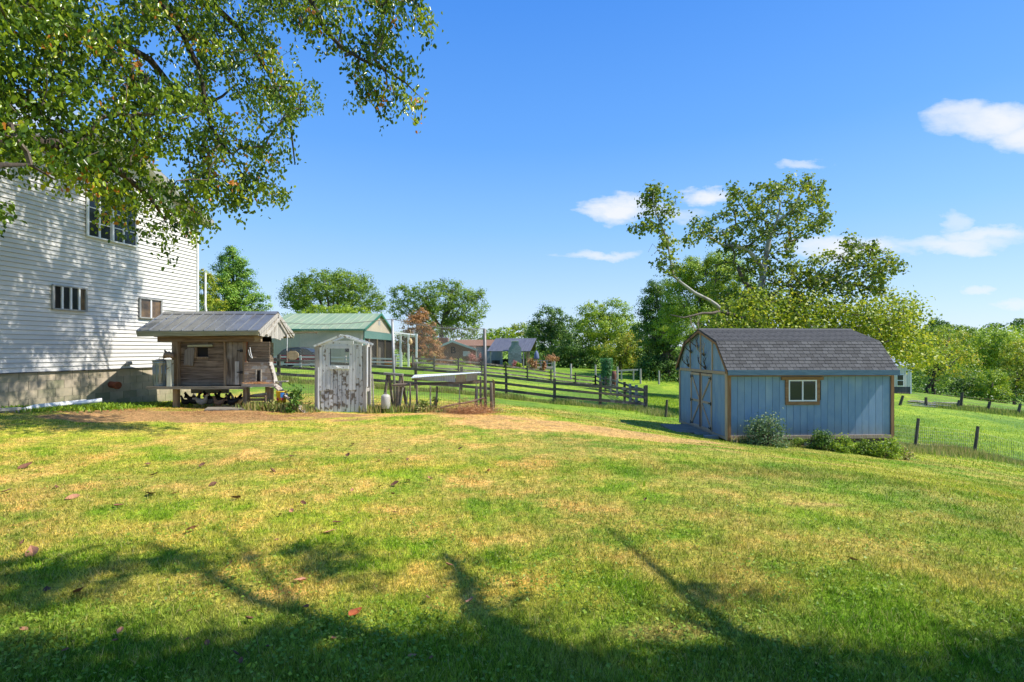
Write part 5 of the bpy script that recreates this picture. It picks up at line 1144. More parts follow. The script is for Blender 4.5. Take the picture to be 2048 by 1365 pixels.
lobes_tree('yellow green tree at the right edge of the picture', 64, [(2035,712,28,30),(2025,750,26,30),(2050,770,22,34),(2058,715,24,30)], 2028, 'yel', cover=1.7, trunk_r=.15)
lobes_tree('leaning leafy bush at the foot of the right trees', 62, [(1978,770,26,26),(1960,790,22,18),(1998,790,22,20),(1990,755,18,14)], 1975, 'lime', name='bush', cover=2.2, trunk_r=.1)
lobes_tree('dark bush in the gap under the yellowing tree', 66, [(1918,768,28,20),(1940,780,24,18),(1895,780,20,12)], 1920, 'dark', name='bush', trunk_r=.1)
for a in (('pale bush at the far edge of the field behind the lumber pile',70,[(1862,780,22,10),(1890,783,18,8)],1870,'teal'),):
    lobes_tree(a[0],a[1],a[2],a[3],a[4],name='bush',trunk_r=.08)
lobes_tree('lone dark tree silhouette on the right skyline, nearest the edge', 230, [(2036,648,16,9),(2044,655,18,8)], 2038, 'dark', name='skyline_tree', lf=.8)
lobes_tree('lone dark tree silhouette on the right skyline, second from the edge', 230, [(1994,652,12,7),(1978,655,8,5)], 1990, 'dark', name='skyline_tree', lf=.8)
lobes_tree('dark tree top breaking the skyline right of the sycamore', 120, [(1868,646,16,9),(1880,654,24,9),(1898,654,10,6)], 1870, 'dark', name='skyline_tree', lf=.5)
# left behind coop
lobes_tree('dark green tree seen low between the house and the pine', 62, [(420,640,40,26),(470,640,46,18),(510,632,24,14)], 440, 'mid', name='low_tree')
# far wooded ridge on the right, and behind the tree lines: one mass nobody could count
def woods(name, lab, rows):
    Pn, Nn, Tn = [], [], []
    for (px0, px1, D, ytop, ybot, lf_, n) in rows:
        px_ = rng.uniform(px0, px1, n); yt = ytop+np.sin(px_*.043+D)*3+np.sin(px_*.11+D*2)*2.0
        cc = px_+rng.normal(size=n)*2; f = rng.uniform(0,1,n)**.8; py = yt+(ybot-yt)*f; d = D-f*D*.12+rng.normal(size=n)*D*.02
        m = 14; k = np.repeat(np.arange(n), m); off = rng.normal(size=(n*m,3))*np.array([.006,.01,.0045])*D
        base = np.stack([(cc-1024)/F*d, d, CAMZ-(py-HY)/F*d], 1); nn = off/(D*.006)+np.array([0,-.3,.7])+rng.normal(size=off.shape)*.4
        Pn.append(base[k]+off); Nn.append(nn/np.linalg.norm(nn,axis=1,keepdims=True)); Tn.append(np.clip(np.repeat(rng.uniform(0,.6,n),m)+rng.uniform(-.1,.4,n*m),0,1))
        o_sz = lf_
        global NLV; NLV += n*m
    Pn = np.concatenate(Pn); Nn = np.concatenate(Nn); Tn = np.concatenate(Tn)
    sz = np.concatenate([np.full(r[6]*14, r[5]) for r in rows]); A = rnd_unit(len(Pn)); V, Fc, k = leaf_arrays(Pn, A, Nn, sz*rng.uniform(.7,1.3,len(Pn)), sz*.7)
    return Pn, V, Fc, k, Tn
for nm, lab, kd, rows in (('wooded_hill','wooded hill closing the right horizon','lime',[(1770,2150,220,657,700,.95,700),(1770,2150,160,668,735,.7,700),(1860,2150,110,690,775,.5,600)]),
                      ('tree_line','dense undergrowth of the tree line behind the pasture','dark',[(1060,1400,80,700,762,.30,900),(1380,1850,62,660,790,.26,900),(560,1060,120,668,716,.5,450),(1050,1300,98,648,720,.38,420),(330,600,90,640,716,.4,400),(1830,2120,72,742,800,.26,600),(1270,1420,66,715,765,.24,420)])):
    Pn, V, Fc, k, Tn = woods(nm, lab, rows)
    setp(link(nm, arr_mesh(nm, V, Fc, GREENS[kd], np.repeat(Tn, k))), lab, 'woods', None, 'stuff')

# -------- skeleton growth through target points
def inpoly(px, py, poly):
    c = np.zeros(len(px), bool); n = len(poly)
    for i in range(n):
        x0, y0 = poly[i]; x1, y1 = poly[(i+1) % n]
        with np.errstate(divide='ignore', invalid='ignore'):
            c ^= ((y0 > py) != (y1 > py)) & (px < (x1-x0)*(py-y0)/((y1-y0) if y1 != y0 else 1e-9)+x0)
    return c
def samp(poly, n):
    a = np.array(poly, float); lo, hi = a.min(0), a.max(0); out_ = np.zeros((0,2))
    while len(out_) < n:
        q = rng.uniform(lo, hi, (n*2,2)); out_ = np.concatenate([out_, q[inpoly(q[:,0], q[:,1], poly)]])
    return out_[:n]
def grow(limbs, targets, r0=.0045, p=.46):
    """connect each target to the nearest node of the growing tree; returns tubes for twigs"""
    nodes = [Vector(q) for lm_ in limbs for q in lm_]; nl = len(nodes); par = [-1]*nl; cnt = [0]*nl
    T_ = np.array(targets); N0 = np.array([list(v) for v in nodes]); rem = list(range(len(T_)))
    dist = np.full(len(T_), 1e9); near = np.zeros(len(T_), int)
    for i, v in enumerate(N0):
        d = np.linalg.norm(T_-v, axis=1); m = d < dist; dist[m] = d[m]; near[m] = i
    alive = np.ones(len(T_), bool); N_ = list(N0)
    for _ in range(len(T_)):
        j = np.where(alive, dist, 1e9).argmin(); alive[j] = False; N_.append(T_[j]); par.append(int(near[j])); cnt.append(1); ni = len(N_)-1
        d = np.linalg.norm(T_-T_[j], axis=1)*1.0; m = (d < dist) & alive; dist[m] = d[m]; near[m] = ni
    for i in range(len(N_)-1, nl-1, -1):
        if par[i] >= 0: cnt[par[i]] += cnt[i]
    b = MB()
    for i in range(nl, len(N_)):
        a = Vector(N_[par[i]]); c = Vector(N_[i]); m = a.lerp(c,.5)+Vector((random.uniform(-1,1),random.uniform(-1,1),random.uniform(-.5,1)))*(c-a).length*.10
        ra = r0*max(1,cnt[i])**p; b.tube([a,m,c],[ra*1.1,ra,ra*.85],5)
    return b
def resample(pts, step):
    out_ = []
    for a, c in zip(pts[:-1], pts[1:]):
        a = Vector(a); c = Vector(c); n = max(1,int((c-a).length/step)); out_ += [a.lerp(c,i/n) for i in range(n)]
    return out_+[Vector(pts[-1])]
def limb_part(par, pts, r0, r1, mat, name='limb', wob=.02):
    pts = [Vector(p) for p in pts]; n = len(pts); b = MB(); rs = [r0+(r1-r0)*i/(n-1) for i in range(n)]; b.tube(pts, rs, 8); b.part(name, mat, par, True); return resample(pts, .25)

# -------- overhead tree (left)
otx, oty = -8.6, 4.2
over = thing('overhanging_tree', 'large leafy tree whose drooping branches hang over the house and the upper left sky', 'tree', (otx,oty,gz(otx,oty)))
fork = Vector((-8.2,4.6,3.2))
limb_part(over, [(otx,oty,gz(otx,oty)-.2),(otx+.05,oty+.1,1.5),fork], .32,.24, M_BARKD, 'trunk')
LB = []
def olimb(pp, r0, r1, start=True):
    pts = [P(*q) for q in pp]
    if start: pts = [fork]+pts
    LB.append(limb_part(over, pts, r0, r1, M_BARKD))
olimb([(-120,290,6.2),(0,282,6.6),(60,284,6.9),(120,292,7.3),(180,312,7.8),(240,345,8.4),(300,395,9.0),(330,440,9.3)],.16,.018)
olimb([(-140,150,6.6),(-20,178,7.2),(45,203,7.7),(100,245,8.3),(135,270,8.8),(185,315,9.4),(260,360,10)],.10,.014)
olimb([(-160,-60,7),(40,10,8.0),(120,60,8.8),(220,75,9.6),(300,120,10.4),(345,175,11),(400,215,11.4),(445,193,11.8),(470,170,12.2)],.13,.014)
olimb([(-120,-160,8),(150,-90,9.5),(350,-60,10.8),(480,60,12),(540,150,13),(580,240,13.4),(590,330,13.6)],.13,.014)
olimb([(420,-80,8.6),(560,-60,8.8),(622,0,8.9),(650,60,9.0),(680,92,9.0),(720,118,9.1),(770,140,9.1),(810,165,9.2),(835,190,9.2)],.06,.008, False)
LB[-1][0:0] = []
limb_part(over, [fork, P(-60,-300,7.5), P(200,-260,8.2), P(420,-80,8.6)], .12,.06, M_BARKD)
olimb([(300,-30,9.2),(360,60,9.6),(400,140,9.8),(420,250,9.8),(440,285,9.7),(465,310,9.6),(500,380,9.5)],.06,.008, False)
limb_part(over, [P(150,-90,9.5), P(300,-30,9.2)], .08,.06, M_BARKD)
olimb([(-100,420,5.2),(0,330,5.6),(60,330,6),(110,360,6.4)],.05,.008)
polyA = [(-150,-150),(640,-150),(618,0),(602,40),(560,70),(600,120),(642,205),(600,225),(560,255),(585,320),(598,385),(560,395),(520,400),(470,430),(430,435),(380,450),(350,485),(318,505),(300,480),(285,450),(240,430),(180,425),(150,370),(120,335),(70,320),(40,300),(0,320),(-150,380)]
polyB = [(615,-60),(850,-60),(846,20),(835,60),(812,45),(775,38),(768,90),(810,105),(822,150),(848,188),(842,212),(800,208),(770,222),(738,222),(712,175),(690,140),(655,105),(628,70),(590,30)]
polyC = [(-60,320),(20,330),(40,345),(20,410),(-10,470),(-60,460)]
def dep(px, py):
    u = np.clip(px/600, 0, 1); lo = 5.4+u*4.6; hi = 7.6+u*6.4
    low = np.clip((py-300)/120, 0, 1)*np.clip((px-150)/100,0,1); lo = lo*(1-low)+8.4*low; hi = hi*(1-low)+11.0*low
    return lo+(hi-lo)*rng.uniform(0,1,len(px))
qa = samp(polyA, 1350); hole = (np.sin(qa[:,0]*.021+1)*np.cos(qa[:,1]*.027+.4)+np.sin(qa[:,0]*.05+qa[:,1]*.04)*.5+np.sin(qa[:,0]*.11+2)*np.sin(qa[:,1]*.12)*.5) < -.42; qa = qa[~hole]
thin = (qa[:,0] < 330) & (qa[:,1] > 335) & (rng.uniform(0,1,len(qa)) < .28); qa = qa[~thin]
hl2 = (qa[:,0] > 420) & (qa[:,1] < 110) & (rng.uniform(0,1,len(qa)) < .30); qa = qa[~hl2]
da = dep(qa[:,0], qa[:,1]); qb = samp(polyB, 92); db = rng.uniform(8.7,9.6,len(qb)); qc = samp(polyC, 7); dc = rng.uniform(6.5,7.5,len(qc))
# higher canopy above the frame that shades the house wall
up_px = rng.uniform(-100,640,330); up_d = rng.uniform(9.8,14.2,330); 
TA = np.concatenate([np.stack([(q[:,0]-1024)/F*d, d, CAMZ-(q[:,1]-HY)/F*d], 1) for q, d in ((qa,da),(qb,db),(qc,dc))])
UPy = rng.uniform(10.0,14.2,900); UPx = rng.uniform(-9.5,-3.2,900); UPz = rng.uniform(0,1,900)
vis_top = CAMZ+(700/F)*UPy; UPz = np.maximum(vis_top+.25, 8.6)+UPz*1.6
zw_ = UPz-1.235*(UPx-HX(UPy)); ku = (zw_ > .9)&(zw_ < 7.5); TA = np.concatenate([TA, np.stack([UPx,UPy,UPz],1)[ku]]); TA = TA[TA[:,2] > .8]
grow(LB, TA).part('twigs', M_BARK, over, kind='stuff')
def twigleaves(TT, m, ln, spread, mat, par, six=True, droop=1.0, wr=.6, tb=.55, tr=.5, hang=.5):
    n = len(TT); k = np.repeat(np.arange(n), m); d = rnd_unit(n); d[:,2] = -abs(d[:,2])*.6-.25*hang; d /= np.linalg.norm(d,axis=1,keepdims=True)
    s = rng.uniform(-.15,1,n*m)[:,None]; p = TT[k]+d[k]*s*spread+rng.normal(size=(n*m,3))*spread*.17
    nn = rng.normal(size=(n*m,3)); nn[:,2] = abs(nn[:,2])*.7; nn /= np.linalg.norm(nn,axis=1,keepdims=True)
    A = rng.normal(size=(n*m,3))*.6; A[:,2] -= droop; l = ln*rng.uniform(.65,1.2,n*m)
    V, Fc, kk = leaf_arrays(p, A, nn, l, l*wr, six=six, fold=.22); V = V-np.array(ORG[par.name])[None]
    t_ = np.clip(np.repeat(rng.uniform(0,tb,n),m)+rng.uniform(-.1,tr,n*m),0,1)
    o = link('crown', arr_mesh('crown', V, Fc, mat, np.repeat(t_, kk)), par)
    global NLV; NLV += len(p); return o
twigleaves(TA, 42, .083, .46, GREENS['pear'], over, tb=.75, tr=.35)

# -------- off-frame tree behind the photographer that shades the foreground
sxn = np.array([S.x, S.y, S.z])
def backp(px, py, h):
    x, y = G(px, py); t = h/S.z; return Vector((x,y,gz(x,y)))+Vector(S)*t
shx, shy = 10.5, 0.5
sh = thing('shade_tree', 'big tree right of the camera whose shadow falls across the near lawn', 'tree', (shx,shy,gz(shx,shy)))
sfork = Vector((9.6,.8,3.6)); limb_part(sh, [(shx,shy,gz(shx,shy)-.2),(10.2,.6,1.6),sfork], .38,.30, M_BARK, 'trunk')
SL = []
def slimb(pp, h0, h1, r0, r1):
    n = len(pp); pts = [backp(q[0],q[1],h0+(h1-h0)*i/(n-1)) for i,q in enumerate(pp)]; SL.append(limb_part(sh, [sfork]+pts, r0, r1, M_BARK))
slimb([(1800,1500),(1600,1330),(1450,1262),(1380,1200),(1320,1140),(1270,1098),(1215,1055)],5.0,5.6,.085,.015)
slimb([(1700,1480),(1500,1310),(1420,1268),(1350,1235),(1300,1218),(1262,1205)],5.0,5.5,.065,.02)
slimb([(1500,1500),(1200,1345),(1080,1300),(1010,1262),(970,1232),(940,1190),(925,1150),(905,1120),(880,1105)],5.0,5.5,.12,.025)
slimb([(1300,1500),(800,1290),(500,1200),(380,1130),(300,1085),(200,1090)],5.8,7.2,.07,.02)
slimb([(1200,1500),(700,1300),(520,1150),(460,1070),(420,1056)],6,7.4,.05,.012)
shp = []
def shz(poly, n, h0, h1):
    for (a, c) in samp(poly, n):
        if c < 760: continue
        shp.append(tuple(backp(a, c, random.uniform(h0,h1))))
shz([(-300,1310),(150,1290),(420,1275),(620,1250),(860,1262),(960,1270),(1010,1285),(1120,1335),(1250,1350),(1330,1345),(1420,1320),(1600,1315),(1750,1320),(1900,1310),(2100,1305),(2350,1310),(2350,1640),(-300,1640)], 1050, 5.2,7.2)
shz([(2100,1285),(2900,1290),(2900,1640),(2200,1640)], 80, 5,7)
shz([(-300,1150),(100,1130),(180,1100),(330,1075),(450,1065),(520,1085),(540,1105),(430,1130),(330,1150),(200,1170),(0,1230),(-300,1230)], 55, 5.8,7.4)
shz([(560,1090),(720,1095),(730,1150),(600,1160)], 12, 6,7)
shz([(890,1105),(930,1110),(945,1180),(990,1230),(1010,1262),(930,1262),(915,1170)], 7, 5.8,6.4)
shz([(1290,1110),(1340,1120),(1470,1205),(1475,1240),(1400,1225),(1330,1170)], 5, 5.8,6.4)
TS = np.array(shp)
grow(SL, TS, r0=.005).part('twigs', M_BARK, sh, kind='stuff')
twigleaves(TS, 26, .10, .34, GREENS['mid'], sh, six=False, wr=.7)

# -------- sycamore
SD_ = 29.0
syx = X(1521, SD_); syc = thing('sycamore', 'tall white barked sycamore with open crown rising behind the blue shed', 'tree', (syx,SD_,gz(syx,SD_)))
LS = []
def slm(pp, r0, r1, mat=M_SYC, nm='limb', lst=True):
    n = len(pp); pts = [P(a,c,d) for a,c,d in pp]; q = limb_part(syc, pts, r0*.72, r1*.8, mat, nm)
    if lst: LS.append(q)
b0 = P(1515,700,SD_); b0.z = gz(b0.x, b0.y)
pts = [b0,P(1518,680,SD_),P(1521,590,SD_),P(1527,540,SD_),P(1540,470,SD_),P(1551,449,SD_)]; LS.append(limb_part(syc, pts, .30,.085, M_SYC, 'trunk')[8:])
slm([(1551,449,29),(1579,426,28.6),(1592,405,28.4),(1601,386,28.3),(1612,368,28.2)],.16,.02)
slm([(1527,540,29),(1511,518,28.8),(1499,504,28.5),(1487,496,28.4),(1471,493,28.2),(1445,491,28),(1426,478,27.8),(1402,468,27.6),(1382,460,27.5)],.19,.025)
slm([(1540,480,29),(1532,465,29.4),(1518,455,29.6),(1508,449,29.8),(1493,426,30),(1480,410,30.2),(1475,400,30.3)],.12,.02)
slm([(1551,449,29),(1560,420,29.5),(1558,395,29.8),(1548,375,30)],.09,.02)
slm([(1579,426,28.6),(1610,422,28.2),(1632,430,28),(1645,420,27.8)],.07,.012)
slm([(1521,600,29),(1549,586,28.4),(1567,573,28),(1597,571,27.6),(1630,556,27.2),(1660,560,27),(1694,564,26.8)],.17,.05)
slm([(1660,560,27),(1690,545,26.7),(1712,538,26.5),(1745,520,26.3),(1775,514,26.2),(1795,520,26)],.07,.012)
slm([(1630,556,27.2),(1650,530,27.4),(1690,505,27.4),(1730,490,27.3),(1765,498,27.2)],.06,.012)
slm([(1515,640,29),(1480,635,27.8),(1445,623,26.8),(1432,610,26.5),(1419,601,26.3),(1389,586,26),(1372,573,25.9),(1360,564,25.8),(1347,553,25.8),(1341,523,25.8),(1334,478,25.8),(1323,452,25.8),(1311,423,25.8),(1306,400,25.8),(1308,378,25.8)],.16,.015)
slm([(1323,452,25.8),(1345,430,25.6),(1352,410,25.5)],.03,.008)
slm([(1323,452,25.8),(1295,440,26),(1278,450,26),(1266,465,26)],.03,.008)
slm([(1341,523,25.8),(1316,500,25.9),(1305,488,26),(1296,505,26)],.03,.008)
slm([(1480,635,27.8),(1441,623,26),(1425,627,25.6),(1404,627,25.3),(1385,632,25.1),(1367,636,25),(1341,630,24.9)],.13,.03,M_BARK,'dead_limb',False)
slm([(1489,597,28),(1494,586,27.9),(1499,577,27.8),(1492,568,27.8),(1486,560,27.7),(1479,545,27.6),(1476,534,27.6)],.22,.10,M_BARK,'dead_limb',False)
slm([(1514,600,28.5),(1502,582,27.9),(1499,577,27.8)],.12,.16,M_BARK,'dead_limb',False)
slm([(1518,680,29),(1560,670,28),(1620,665,27),(1700,655,26.5),(1780,650,26),(1820,640,25.8)],.16,.03)
slm([(1518,690,29),(1570,700,28.5),(1640,700,28),(1720,690,27.5),(1800,700,27)],.13,.03)
slm([(1518,670,29),(1480,665,28),(1450,668,27.5)],.1,.03)
def z3(L_): return [(1100+a*.371, 330+c*.371) for a, c in L_]
PA = z3([(915,150),(960,110),(1060,105),(1180,100),(1300,60),(1430,65),(1505,110),(1490,200),(1505,290),(1490,370),(1400,380),(1330,430),(1330,500),(1240,560),(1200,600),(1130,560),(1090,600),(1010,560),(960,470),(860,430),(760,440),(700,430),(740,320),(800,280),(860,300),(920,250),(960,210)])
PB = z3([(425,360),(440,310),(500,320),(500,240),(470,160),(550,105),(590,140),(640,145),(690,170),(712,270),(660,290),(600,260),(640,330),(680,350),(655,440),(700,500),(690,600),(620,600),(570,540),(590,440),(560,400),(530,380),(470,380)])
PC = z3([(1225,600),(1290,560),(1350,500),(1440,470),(1560,430),(1620,385),(1715,390),(1770,440),(1835,430),(1840,490),(1900,500),(1920,560),(1840,600),(1790,650),(1790,690),(1700,720),(1660,740),(1560,690),(1480,700),(1400,680),(1330,690),(1250,670)])
PD = [(1430,640),(1450,605),(1500,590),(1560,585),(1620,600),(1680,610),(1720,605),(1770,580),(1800,590),(1838,625),(1842,640),(1820,650),(1845,680),(1862,700),(1856,735),(1836,745),(1828,722),(1790,716),(1765,722),(1700,730),(1420,740),(1400,690)]
def pt3(q, d): return np.stack([(q[:,0]-1024)/F*d, d, CAMZ-(q[:,1]-HY)/F*d], 1)
qa = samp(PA, 330); hb = (np.sin(qa[:,0]*.085+1)*np.sin(qa[:,1]*.10+.5) < -.62); qa = qa[~hb]
T1 = np.concatenate([pt3(samp([(1390,560),(1450,505),(1500,520),(1560,500),(1640,560),(1620,605),(1440,620)],85), rng.uniform(27,30,85)), pt3(qa, rng.uniform(27,31,len(qa))), pt3(samp(PB,66), rng.uniform(25.2,26.4,66)), pt3(samp(PC,185), rng.uniform(25.8,28.6,185))])
T2 = pt3(samp(PD,520), rng.uniform(24.5,30,520)); g_ = gza(T2[:,0],T2[:,1]); T2 = T2[T2[:,2] > g_+.6]
grow(LS, np.concatenate([T1,T2]), r0=.011, p=.42).part('twigs', M_BARK, syc, kind='stuff')
def sycl(TT, m, ln, spread, mat, tb):
    n = len(TT); k = np.repeat(np.arange(n), m); off = rng.normal(size=(n*m,3))*spread; off[:,2] *= .7; p = TT[k]+off
    nn = off/spread*.5+rng.normal(size=off.shape)*.6+np.array([0,0,.7]); nn /= np.linalg.norm(nn,axis=1,keepdims=True)
    leaves_obj('crown', p, nn, ln, mat, syc, np.clip(np.repeat(rng.uniform(0,tb,n),m)+rng.uniform(-.1,.5,n*m),0,1), wr=.85, droop=.5)
sycl(T1, 21, .17, .18, GREENS['syc'], .5); sycl(T2, 52, .15, .42, GREENS['yel'], .42)
# ================================================================ shrubs, weeds and small plants
def shrub(lab, px, py0, py1, wpx, Y, kind, lf, name='shrub', n=900, grp=None, stem=True, flat=1.0):
    x = X(px,Y); g = gz(x,Y); h = max(.1,(py1-py0)/F*Y); r = wpx/2/F*Y; t = thing(name, lab, 'shrub' if name == 'shrub' else 'plant', (x,Y,g), grp)
    b = MB()
    m = max(6, n//40); u = rnd_unit(m); u[:,2] = abs(u[:,2]); ends = np.array([x,Y,g])+u*np.array([r,r*.8,h])*rng.uniform(.6,1.05,(m,1)); ends[:,2] = np.maximum(ends[:,2], g+.06)
    for e in ends: b.tube([(x+random.uniform(-.1,.1)*r,Y,g),Vector((x,Y,g)).lerp(Vector(e),.5)+Vector((0,0,.1*h)),e],[.008,.006,.003],4)
    b.part('stems', M_BARK, t, kind='stuff')
    k = rng.integers(0,m,n); off = rng.normal(size=(n,3))*np.array([r,r,h*.7])*.20; p = ends[k]+off; p[:,2] = np.maximum(p[:,2], g+.02)
    nn = off/(r*.2)*.4+rng.normal(size=off.shape)*.6+np.array([0,0,.6]); nn /= np.linalg.norm(nn,axis=1,keepdims=True)
    leaves_obj('foliage', p, nn, lf, GREENS[kind], t, np.clip(rng.uniform(0,.5,m)[k]+rng.uniform(-.1,.5,n),0,1), six=Y < 20)
    return t
GREENS['hosta'] = leafmat('leaf_cream_edged',[(.06,.12,.04),(.13,.22,.08),(.50,.54,.34)],poss=[0,.6,1],trans=.3)
shrub('round variegated bush with cream flecked leaves before the blue shed', 1530,836,895,78,14.0,'hosta',.055,n=2600)
shrub('leafy green bush left of the middle along the shed front', 1640,868,906,50,14.1,'dark',.05,n=1300)
shrub('small tangled weed clump between the variegated bush and the leafy bush', 1598,884,902,50,14.3,'mid',.04,name='weed_clump',n=500)
shrub('low bright green plant under the shed window, middle of the row', 1686,884,915,52,13.9,'lime',.045,n=1300)
shrub('low green plant beneath the right half of the shed wall', 1733,888,917,48,13.8,'mid',.05,n=1100)
shrub('bright green leafy bush at the right corner of the blue shed', 1776,890,926,56,13.5,'lime',.045,n=1600)
shrub('thin dry weed clump right of the last bush at the shed', 1812,905,928,36,13.6,'weed',.05,name='weed_clump',n=300)
shrub('tall young pokeweed with broad leaves left of the gatehouse', 592,772,828,46,12.8,'dark',.085,name='weed_plant',n=260)
shrub('upper shoot of broad leaved weed behind the coop ramp', 606,752,790,30,13.2,'dark',.075,name='weed_plant',n=70)
shrub('small grassy weed at the foot of the chicken run wire', 842,808,833,34,12.9,'weed',.06,name='weed_plant',n=260)
shrub('light green weed growing inside the chicken run', 870,782,812,20,13.9,'lime',.05,name='weed_plant',n=110)
shrub('weeds around the nest box leg beside the bucket', 547,800,826,30,13.0,'weed',.06,name='weed_plant',n=260)
shrub('small fresh green bush behind the far pasture fence by the flower pots', 845,700,722,26,43,'lime',.14,name='shrub',n=500)
for (px_, y0, y1, w_, Y, kd, lab) in ((946,708,733,26,72,'pink','pinkish shrub below the gable window of the brick house'),(963,708,730,16,72,'pink','small pink shrub at the corner of the brick house'),(884,712,732,24,72,'brown','tan ornamental grass left of the brick gable'),
     (1029,716,735,18,65,'pink','dark red shrub at the foot of the stone chimney'),(1037,724,737,12,64.5,'lime','lime green shrub beside the red shrub at the chimney'),(1064,716,738,20,63.5,'brown','large brown ornamental grass near the umbrella'),
     (1087,721,737,11,63.5,'brown','small orange brown plant right of the umbrella'),(1013,722,735,16,65,'mid','green shrub left of the stone chimney'),(920,720,734,24,71,'lime','yellow green flower bed plants before the brick wall'),(902,722,735,20,71,'brown','orange flowering plant before the brick wall')):
    shrub(lab, px_,y0,y1,w_,Y,kd,.2,n=420)
pp = thing('potted_plant','orange potted plant on a post stand at the right end of the patio','potted plant',(X(1103,62),62,Z(742,62)))
b = MB(); b.tube([P(1107,744,62),P(1107,724,62)],.06,6); b.part('stand', M_POSTG, pp)
n = 420; c = np.array(P(1103,717,62)); off = rng.normal(size=(n,3))*np.array([.34,.3,.2]); leaves_obj('foliage', c+off, rnd_unit(n), .2, GREENS['brown'], pp, rng.uniform(0,1,n))
# vine covered stump
vs = thing('vine_covered_stump','vine covered upright stump beside the red brown barrel','stump',(X(1213,52),52,gz(X(1213,52),52)))
g_ = gz(X(1213,52),52); b = MB(); b.tube([(X(1213,52),52,g_-.1),(X(1213,52),52,Z(720,52))],[.35,.4],10); b.part('stump', M_BARKD, vs)
n = 2200; th = rng.uniform(0,2*math.pi,n); hh = rng.uniform(0,1,n); r_ = .42+.14*rng.normal(size=n)*.5+.12*hh; zt_ = Z(717,52)
p = np.stack([X(1213,52)+np.cos(th)*r_, 52+np.sin(th)*r_, g_+(zt_-g_)*hh],1); nn = np.stack([np.cos(th),np.sin(th),rng.normal(size=n)*.4+.3],1); nn /= np.linalg.norm(nn,axis=1,keepdims=True)
leaves_obj('vine', p, nn, .15, GREENS['teal'], vs, rng.uniform(0,1,n))

# -------- strips of tall weeds (stuff)
def weeds(name, lab, line, width, h, n, kind='weed', wl=.012, lean=.35, lo=0, hi=1):
    xy = []; L_ = [Vector((a[0],a[1],0)) for a in line]; seg = [(L_[i+1]-L_[i]).length for i in range(len(L_)-1)]; tot = sum(seg)
    s = rng.uniform(0,tot,n); cum = np.concatenate([[0],np.cumsum(seg)]); i = np.clip(np.searchsorted(cum, s)-1, 0, len(seg)-1); f = (s-cum[i])/np.array(seg)[i]
    A_ = np.array([[v.x,v.y] for v in L_]); p = A_[i]*(1-f)[:,None]+A_[i+1]*f[:,None]+rng.normal(size=(n,2))*width*.5
    g = gza(p[:,0],p[:,1]); hgt = h*rng.uniform(.35,1.15,n)*(.75+.35*np.sin(s*2.1)+.2*np.sin(s*5.3+1))
    d = rng.normal(size=(n,3)); d[:,2] = 0; tip = np.stack([p[:,0],p[:,1],g],1)+d*lean*hgt[:,None]*.6; tip[:,2] += hgt
    base = np.stack([p[:,0],p[:,1],g-.02],1); sd = np.cross(d/np.linalg.norm(d,axis=1,keepdims=True),[0,0,1])*wl*rng.uniform(.6,1.6,n)[:,None]; mid = base*.45+tip*.55+np.array([0,0,1])*hgt[:,None]*.12
    V = np.stack([base-sd,base+sd,mid+sd,mid-sd,tip],1).reshape(-1,3); k = np.arange(n)[:,None]*5; Fc = np.concatenate([k+np.array([[0,1,2]]),k+np.array([[0,2,3]]),k+np.array([[3,2,4]])])
    me = arr_mesh(name, V, Fc, GREENS[kind], np.repeat(np.clip(rng.uniform(lo,hi,n),0,1),5)); return setp(link(name, me), lab, 'weeds', None, 'stuff')
weeds('tall_weeds','strip of tall weeds along the foot of the dark three rail fence',[(X(p,25.7),25.7) for p in (740,831,922,1013,1109,1200,1292)]+[(X(1330,22),22.4)],.55,.26,20000,wl=.006,lo=0,hi=.75)
weeds('tall_weeds','tall weeds along the fence line behind the coop and gatehouse',[(X(p,25.7),25.7) for p in (520,650,740)],.55,.3,8000,wl=.006,lo=0,hi=.75)
weeds('tall_weeds','long dry grass along the lower wire fence right of the shed',[(X(1765,19.2),19.2),(X(1833,19.8),19.8),(X(1950,20.3),20.3),(X(2070,20.0),20.0)],1.0,.24,24000,wl=.005,lo=.0,hi=.85)
weeds('tall_weeds','weeds under the field posts at the right',[(X(p,44),44) for p in (1880,1915,1975,2060)],1.4,.35,6000,wl=.012,lo=0,hi=.5)
weeds('pasture_tufts','rough tufts of longer grass in the pasture left of the shed',[(X(1335,24),24),(X(1350,34),34),(X(1310,44),44)],3.4,.12,14000,kind='lime',wl=.007)
weeds('field_grass','longer grass of the field right of the shed',[(18,24),(24,30),(30,36)],11,.12,26000,kind='lime',wl=.009)
weeds('green_cover','low green ground cover along the house foundation',[(X(60,11.3),11.45),(X(150,12.4),12.6),(X(250,13.4),13.4),(X(335,14.6),14.6)],.9,.10,12000,kind='lime',wl=.013,lean=1.1,lo=0,hi=.7)
weeds('run_weeds','grass and weeds around the foot of the chicken run',[(X(738,13.1),13.1),(X(880,13.2),13.2),(X(985,13.4),13.5)],.3,.20,2500,wl=.008)
weeds('coop_weeds','weeds growing at the foot of the nest box and ramp',[(X(500,13.2),13.1),(X(560,13.0),13.0),(X(630,12.9),12.95)],.25,.22,1800,wl=.008)
weeds('shed_weeds','thin weeds along the base of the shed front',[(X(1470,14.3),14.3),(X(1600,14.3),14.35),(X(1790,14.5),14.5)],.2,.16,2200,wl=.008)
